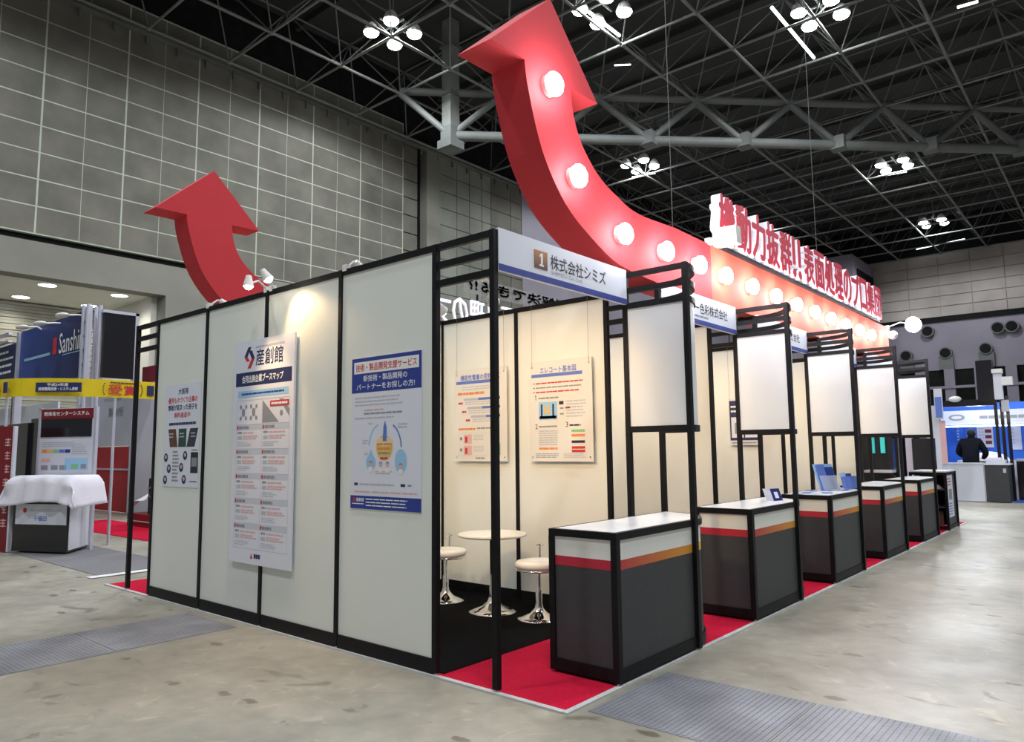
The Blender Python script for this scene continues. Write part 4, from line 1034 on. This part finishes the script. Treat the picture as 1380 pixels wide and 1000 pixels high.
# dark red pillar and dark racks at the far left edge
t = thing('dark_red_pillar', 'dark red board with vertical white lettering at the left picture edge', 'sign', (-10.6, .9, 0))
a = at(2, 745, 'z', 0); b = at(18, 745, 'z', 0)
gx = at(0, 745, 'z', 0)
fr = Fr((gx.x-.10, gx.y-.02, 0), (.9, .42, 0)); t.location = (gx.x, gx.y, 0)
obj('board', MB().slab(fr, -.3, .01, .17, 1.78, -.05, 0, DRED), t)
obj('edge_strip', MB().slab(fr, .17, .01, .20, 1.78, -.05, 0, RWHITE), t)
mb = MB()
for i in range(7):
    for q in range(3): mb.quad(fr, .04+.01*(i % 3), 1.50-i*.19+q*.04, .14-.012*(q % 2), 1.515-i*.19+q*.04, .002, INKP)
    mb.quad(fr, .085, 1.49-i*.19, .10, 1.61-i*.19, .003, INKP)
obj('lettering', mb, t)
t = thing('black_rack', 'tall black equipment rack behind the dark red board', 'rack', (-12, 1.2, 0))
ga = at(2, 545, 'y', 1.2); gb = at(48, 545, 'y', 1.2); t.location = (ga.x, 1.2, 0)
obj('rack_body', MB().box((ga.x-1.5, 1.2, 0), (gb.x-.35, 1.6, 1.95), GBLACK), t)
obj('rack_screen', MB().box((ga.x-1.2, 1.18, 1.45), (ga.x+.35, 1.2, 1.9), GREY).box((ga.x+.35, 1.17, .5), (ga.x+.4, 1.2, 1.95), RWHITE), t)
obj('rack_side', MB().box((gb.x-.35, 1.25, 0), (gb.x+.25, 1.6, 2.02), GBLACK), t)
t = thing('dark_banner', 'dark board with rows of white lettering at the far left behind the banner', 'sign', (-20, 3, 0))
a = at(-30, 455, 'y', 3.2); b = at(22, 462, 'y', 3.2); c_ = at(22, 508, 'y', 3.2); t.location = (b.x, 3.2, 0)
obj('board', MB().box((a.x, 3.2, c_.z-.1), (b.x+.1, 3.3, b.z), INKN), t)
obj('stand', MB().box((b.x-.3, 3.25, 0), (b.x-.2, 3.3, c_.z), GBLACK).box((a.x+.3, 3.25, 0), (a.x+.4, 3.3, c_.z), GBLACK), t)
f = MYF(a.x, 3.19, c_.z); mb = MB().lines(f, .3, .1, (b.x-a.x), (b.z-c_.z)*.9, 4, INKW, 0, .35, .2, .3)
obj('lettering', mb, t)
single('truss_rig', MB().box((b.x-6, 3.0, b.z+.0), (b.x, 3.1, b.z+.06), TRUSSW).box((b.x-6, 3.0, b.z+.22), (b.x, 3.1, b.z+.28), TRUSSW), 'silver truss over the dark board at the left edge', 'truss', (b.x, 3.05, b.z))
t = thing('white_backdrop', 'pale display wall behind the black rack at left', 'wall', (-14, 3, 0))
a = at(-20, 600, 'y', 3.6); b = at(75, 600, 'y', 3.6); t.location = (a.x, 3.6, 0)
obj('panel', MB().box((a.x-2, 3.6, 0), (b.x, 3.65, 2.2), GREY), t)
obj('top_panel', MB().box((a.x-2, 3.6, 2.2), (b.x, 3.65, 2.75), RWHITE), t)
obj('frame_rail', MB().box((a.x-2, 3.57, 2.17), (b.x, 3.6, 2.23), TRUSSW), t)
# ================================================================== stands at right
t = thing('white_counter_wall', 'long low white counter wall in front of the blue stand', 'counter', (-.4, 17.5, 0))
obj('front_panel', MB().box((-1.6, 17.4, .02), (.07, 17.46, .90), RWHITE), t)
obj('top', MB().box((-1.6, 17.38, .90), (.07, 17.75, .93), RWHITE), t)
t = thing('dark_counter', 'dark grey counter with white packages at the right picture edge', 'counter', (.33, 17.6, 0))
obj('body', MB().box((.09, 17.42, .02), (.56, 18.0, .88), GREY), t); obj('top', MB().box((.07, 17.40, .88), (.60, 18.02, .91), RWHITE), t)
obj('socket_plate', MB().box((.46, 17.41, .70), (.52, 17.42, .80), INKL), t)
single('white_package', MB().box((.12, 17.5, .91), (.50, 17.85, 1.0), RWHITE).box((.16, 17.55, 1.0), (.42, 17.8, 1.05), CLOTH), 'white wrapped package on the dark counter at right', 'package', (.3, 17.7, .91))
t = thing('white_partition', 'tall white partition with a small blue banner at the right', 'wall', (-1.5, 17, 0))
a = at(1252, 547, 'y', 16.8); b = at(1268, 600, 'y', 16.8); t.location = (a.x, 16.8, 0)
obj('panel', MB().box((a.x-.1, 16.8, 0), (b.x, 16.85, a.z), RWHITE), t)
obj('door_strip', MB().box((b.x, 16.8, .93), (b.x+.12, 16.84, 1.95), INKP), t)
a = at(1258, 527, 'y', 16.7); b = at(1272, 565, 'y', 16.7)
obj('banner', MB().box((a.x, 16.68, b.z), (b.x, 16.70, a.z+.05), RWHITE), t)
obj('banner_print', MB().box((a.x+.02, 16.66, b.z+.05), (b.x-.02, 16.68, a.z-.15), INKM), t)
t = thing('black_screen', 'large black screen on a white stand beyond the farthest counter', 'screen', (-1, 12.5, 0))
a = at(1229, 591, 'y', 12.6); b = at(1263, 634, 'y', 12.6); t.location = (a.x, 12.6, 0)
obj('screen', MB().box((a.x, 12.55, b.z-.1), (b.x, 12.62, a.z), GBLACK), t)
obj('stand', MB().box((a.x-.35, 12.6, 0), (a.x-.0, 12.66, a.z+.4), RWHITE), t)
obj('foot', MB().box((a.x, 12.62, 0), (b.x, 12.66, b.z-.1), RWHITE), t)
t = thing('blue_stand', 'bright blue exhibition stand with white fascia at the right', 'stand', (0, 21, 0))
a = at(1262, 548, 'y', 21); b = at(1400, 640, 'y', 21)
obj('back_wall', MB().box((a.x, 21.4, 0), (3.2, 21.46, 2.55), RBLUE), t)
obj('side_wall', MB().box((a.x-.05, 19.6, 0), (a.x, 21.4, 2.3), RBLUE), t)
obj('fascia', MB().box((a.x+.15, 20.6, 1.92), (3.2, 20.66, 2.32), RWHITE), t)
obj('light_strip', MB().box((a.x+.15, 20.58, 1.86), (3.2, 20.6, 1.90), TUBE), t)
f = MYF(a.x+.2, 20.595, 1.98); mb = MB().disc(f, .35, .15, .20, 0, INKG, 20, .09); mb.disc(f, .35, .15, .13, .002, RWHITE, 18, .045); mb.lines(f, .9, .08, 2.6, .2, 1, INKG, 0, .7, .1, .2)
obj('fascia_lettering', mb, t)
for p, q in (((1316, 573), (1340, 603)), ((1360, 573), (1378, 606)), ((1288, 572), (1300, 600))):
    A = at(*p, 'y', 21.39); B = at(*q, 'y', 21.39); f = MYF(A.x, 21.38, B.z); w, h = B.x-A.x, A.z-B.z
    mb = MB().slab(f, 0, 0, w, h, 0, .01, RWHITE if p[0] != 1288 else RBLUE)
    if p[0] == 1316:
        for k in range(3): mb.quad(f, w*.5, h*(.15+.25*k), w*.9, h*(.3+.25*k), .012, DRED)
    mb.lines(f, w*.1, h*.2, w*.45, h*.9, 5, INKL, .012, .4, .2, .06)
    obj('wall_poster', mb, t)
g = at(1340, 615, 'y', 19.6)
single('draped_table', MB().box((g.x-.8, 19.3, .0), (g.x+.5, 20.0, .95), CLOTH).lathe((g.x-.1, 19.6, .95), [(.45, 0), (.38, .12), (.2, .2), (.05, .23)], CLOTH, 20), 'white cloth covered table inside the blue stand', 'table', (g.x, 19.6, 0))
single('blue_carpet', MB().box((.58, 17.6, 0), (4, 21.4, .01), CBLUE), 'blue carpet of the stand at the right picture edge', 'carpet', (2, 19, 0))
t = thing('black_cabinet', 'black equipment cabinet at the right picture edge', 'cabinet', (.9, 18.6, 0))
obj('body', MB().box((.62, 18.5, .01), (1.8, 19.1, .95), GBLACK), t); obj('top', MB().box((.60, 18.48, .95), (1.82, 19.12, 1.0), INKL), t)
obj('gear', MB().box((.8, 18.6, 1.0), (1.1, 18.9, 1.2), LAMPW).box((1.2, 18.6, 1.0), (1.5, 18.9, 1.12), INKG), t)
# rigging tower
t = thing('rigging_tower', 'black truss tower with a hanging black box and crossbeam at right', 'truss', (.1, 17.9, 0))
A = at(1314, 489, 'y', 18.2); B = at(1340, 541, 'y', 18.2)
obj('hanging_box', MB().box((A.x, 18.2, B.z), (B.x, 18.6, A.z+.05), GBLACK), t)
A = at(1270, 538, 'y', 18.3); B = at(1342, 546, 'y', 18.3)
obj('crossbeam', MB().box((A.x, 18.3, B.z), (B.x, 18.45, B.z+.16), GBLACK), t)
for px in (1341, 1349, 1357):
    A = at(px, 540, 'y', 18.25); obj('upright', MB().box((A.x-.035, 18.22, 0), (A.x+.035, 18.29, 2.55), GBLACK), t)
t.location = (A.x, 18.2, 0)
for ch in t.children: ch.location = Vector((.1, 17.9, 0))-t.location
A = at(1338, 498, 'y', 18.0); B = at(1352, 538, 'y', 18.0)
t = thing('projector_rig', 'white lamp boxes hung on the rigging tower', 'lamp', (B.x, 18, B.z))
obj('housing', MB().box((A.x, 17.9, B.z), (B.x, 18.15, A.z-.06), RWHITE), t)
obj('housing', MB().box((A.x-.02, 17.86, A.z-.10), (B.x+.03, 18.1, A.z), LAMPW).box((B.x, 17.9, A.z-.4), (B.x+.22, 18.1, A.z-.2), LAMPW), t)
obj('bracket', MB().box((A.x-.15, 18.0, A.z-.3), (A.x+.05, 18.21, A.z-.24), GBLACK), t)
obj('lower_box', MB().box((A.x+.12, 17.95, B.z-.3), (B.x+.1, 18.1, B.z-.02), INKL), t)
g = at(1287, 538, 'y', 18.1)
single('dome_lamp', MB().ball(g, .11, LAMPW, 14, (1.3, 1, .7)).tube(g, g+Vector((0, .2, .05)), .02, GBLACK), 'white dome lamp on the black crossbeam', 'lamp', tuple(g))
point('right_stand_light', (-.3, 19.6, 2.5), 40, (.85, .92, 1), .3)
point('right_stand_light', (1.8, 19.9, 2.5), 40, (.85, .92, 1), .3)
# --- the person in black
def person():
    g = at(1307, 600, 'y', 18.15)
    t = thing('person', 'person in black coat bending forward behind the white counter wall', 'person', (g.x, 18.15, 0))
    J = {'pel': (0, 0, .95), 'waist': (0, .04, 1.10), 'chest': (0, .13, 1.32), 'neckb': (.0, .21, 1.47), 'neck': (.0, .25, 1.52), 'head': (.01, .30, 1.60), 'crown': (.01, .32, 1.70),
         'lsh': (-.19, .15, 1.43), 'lel': (-.29, .20, 1.17), 'lwr': (-.20, .44, 1.06), 'lha': (-.16, .50, 1.05), 'rsh': (.19, .15, 1.43), 'rel': (.31, .17, 1.15), 'rwr': (.22, .42, 1.04), 'rha': (.19, .49, 1.02),
         'lhip': (-.10, 0, .90), 'lkn': (-.11, .05, .50), 'lan': (-.11, 0, .09), 'lto': (-.12, .17, .04), 'rhip': (.10, 0, .90), 'rkn': (.11, .05, .50), 'ran': (.11, 0, .09), 'rto': (.12, .17, .04)}
    Rr = {'pel': .20, 'waist': .19, 'chest': .215, 'neckb': .12, 'neck': .07, 'head': .09, 'crown': .07, 'lsh': .105, 'lel': .08, 'lwr': .055, 'lha': .035, 'lhip': .10, 'lkn': .065, 'lan': .045, 'lto': .04}
    E_ = ['pel-waist', 'waist-chest', 'chest-neckb', 'neckb-neck', 'neck-head', 'head-crown', 'chest-lsh', 'lsh-lel', 'lel-lwr', 'lwr-lha', 'chest-rsh', 'rsh-rel', 'rel-rwr', 'rwr-rha', 'pel-lhip', 'lhip-lkn', 'lkn-lan', 'lan-lto', 'pel-rhip', 'rhip-rkn', 'rkn-ran', 'ran-rto']
    names = list(J); me = bpy.data.meshes.new('body')
    me.from_pydata([J[n] for n in names], [tuple(names.index(q) for q in e.split('-')) for e in E_], [])
    o = bpy.data.objects.new('body', me); COL.objects.link(o); o.parent = t
    m = o.modifiers.new('skin', 'SKIN'); sv = me.skin_vertices.new().data if not me.skin_vertices else me.skin_vertices[0].data
    for i, n in enumerate(names):
        r = Rr.get(n) or Rr['l'+n[1:]]; sv[i].radius = (r, r*.8 if n in ('chest', 'waist', 'pel') else r); sv[i].use_root = n == 'pel'
    s = o.modifiers.new('sub', 'SUBSURF'); s.levels = 1; s.render_levels = 2
    me.materials.append(COAT)
    hd = obj('head', MB().ball((.01, .32, 1.62), .095, SKIN, 16, (.85, 1, 1.15)).ball((-.08, .30, 1.60), .022, SKIN, 8).ball((.10, .30, 1.60), .022, SKIN, 8).ball((.01, .425, 1.60), .018, SKIN, 8), t, local=True)
    hb = MB().ball((.01, .295, 1.655), .108, HAIR, 16, (.92, 1, 1.05)); obj('hair', hb, hd, local=True)
    hm = MB()
    for sx in (-1, 1):
        w = Vector((-.16 if sx < 0 else .19, .51 if sx < 0 else .50, 1.05 if sx < 0 else 1.02))
        hm.ball(w, .04, SKIN, 10, (.9, 1.1, .5))
        for k in range(4): hm.tube(w+Vector((-.025+.017*k, .03, 0)), w+Vector((-.028+.019*k, .095-.006*abs(k-1.5), -.02)), .008, SKIN, 6)
        hm.tube(w+Vector((-sx*.03, .0, 0)), w+Vector((-sx*.055, .05, -.01)), .009, SKIN, 6)
    obj('hands', hm, t, local=True)
person()
bpy.context.view_layer.update()
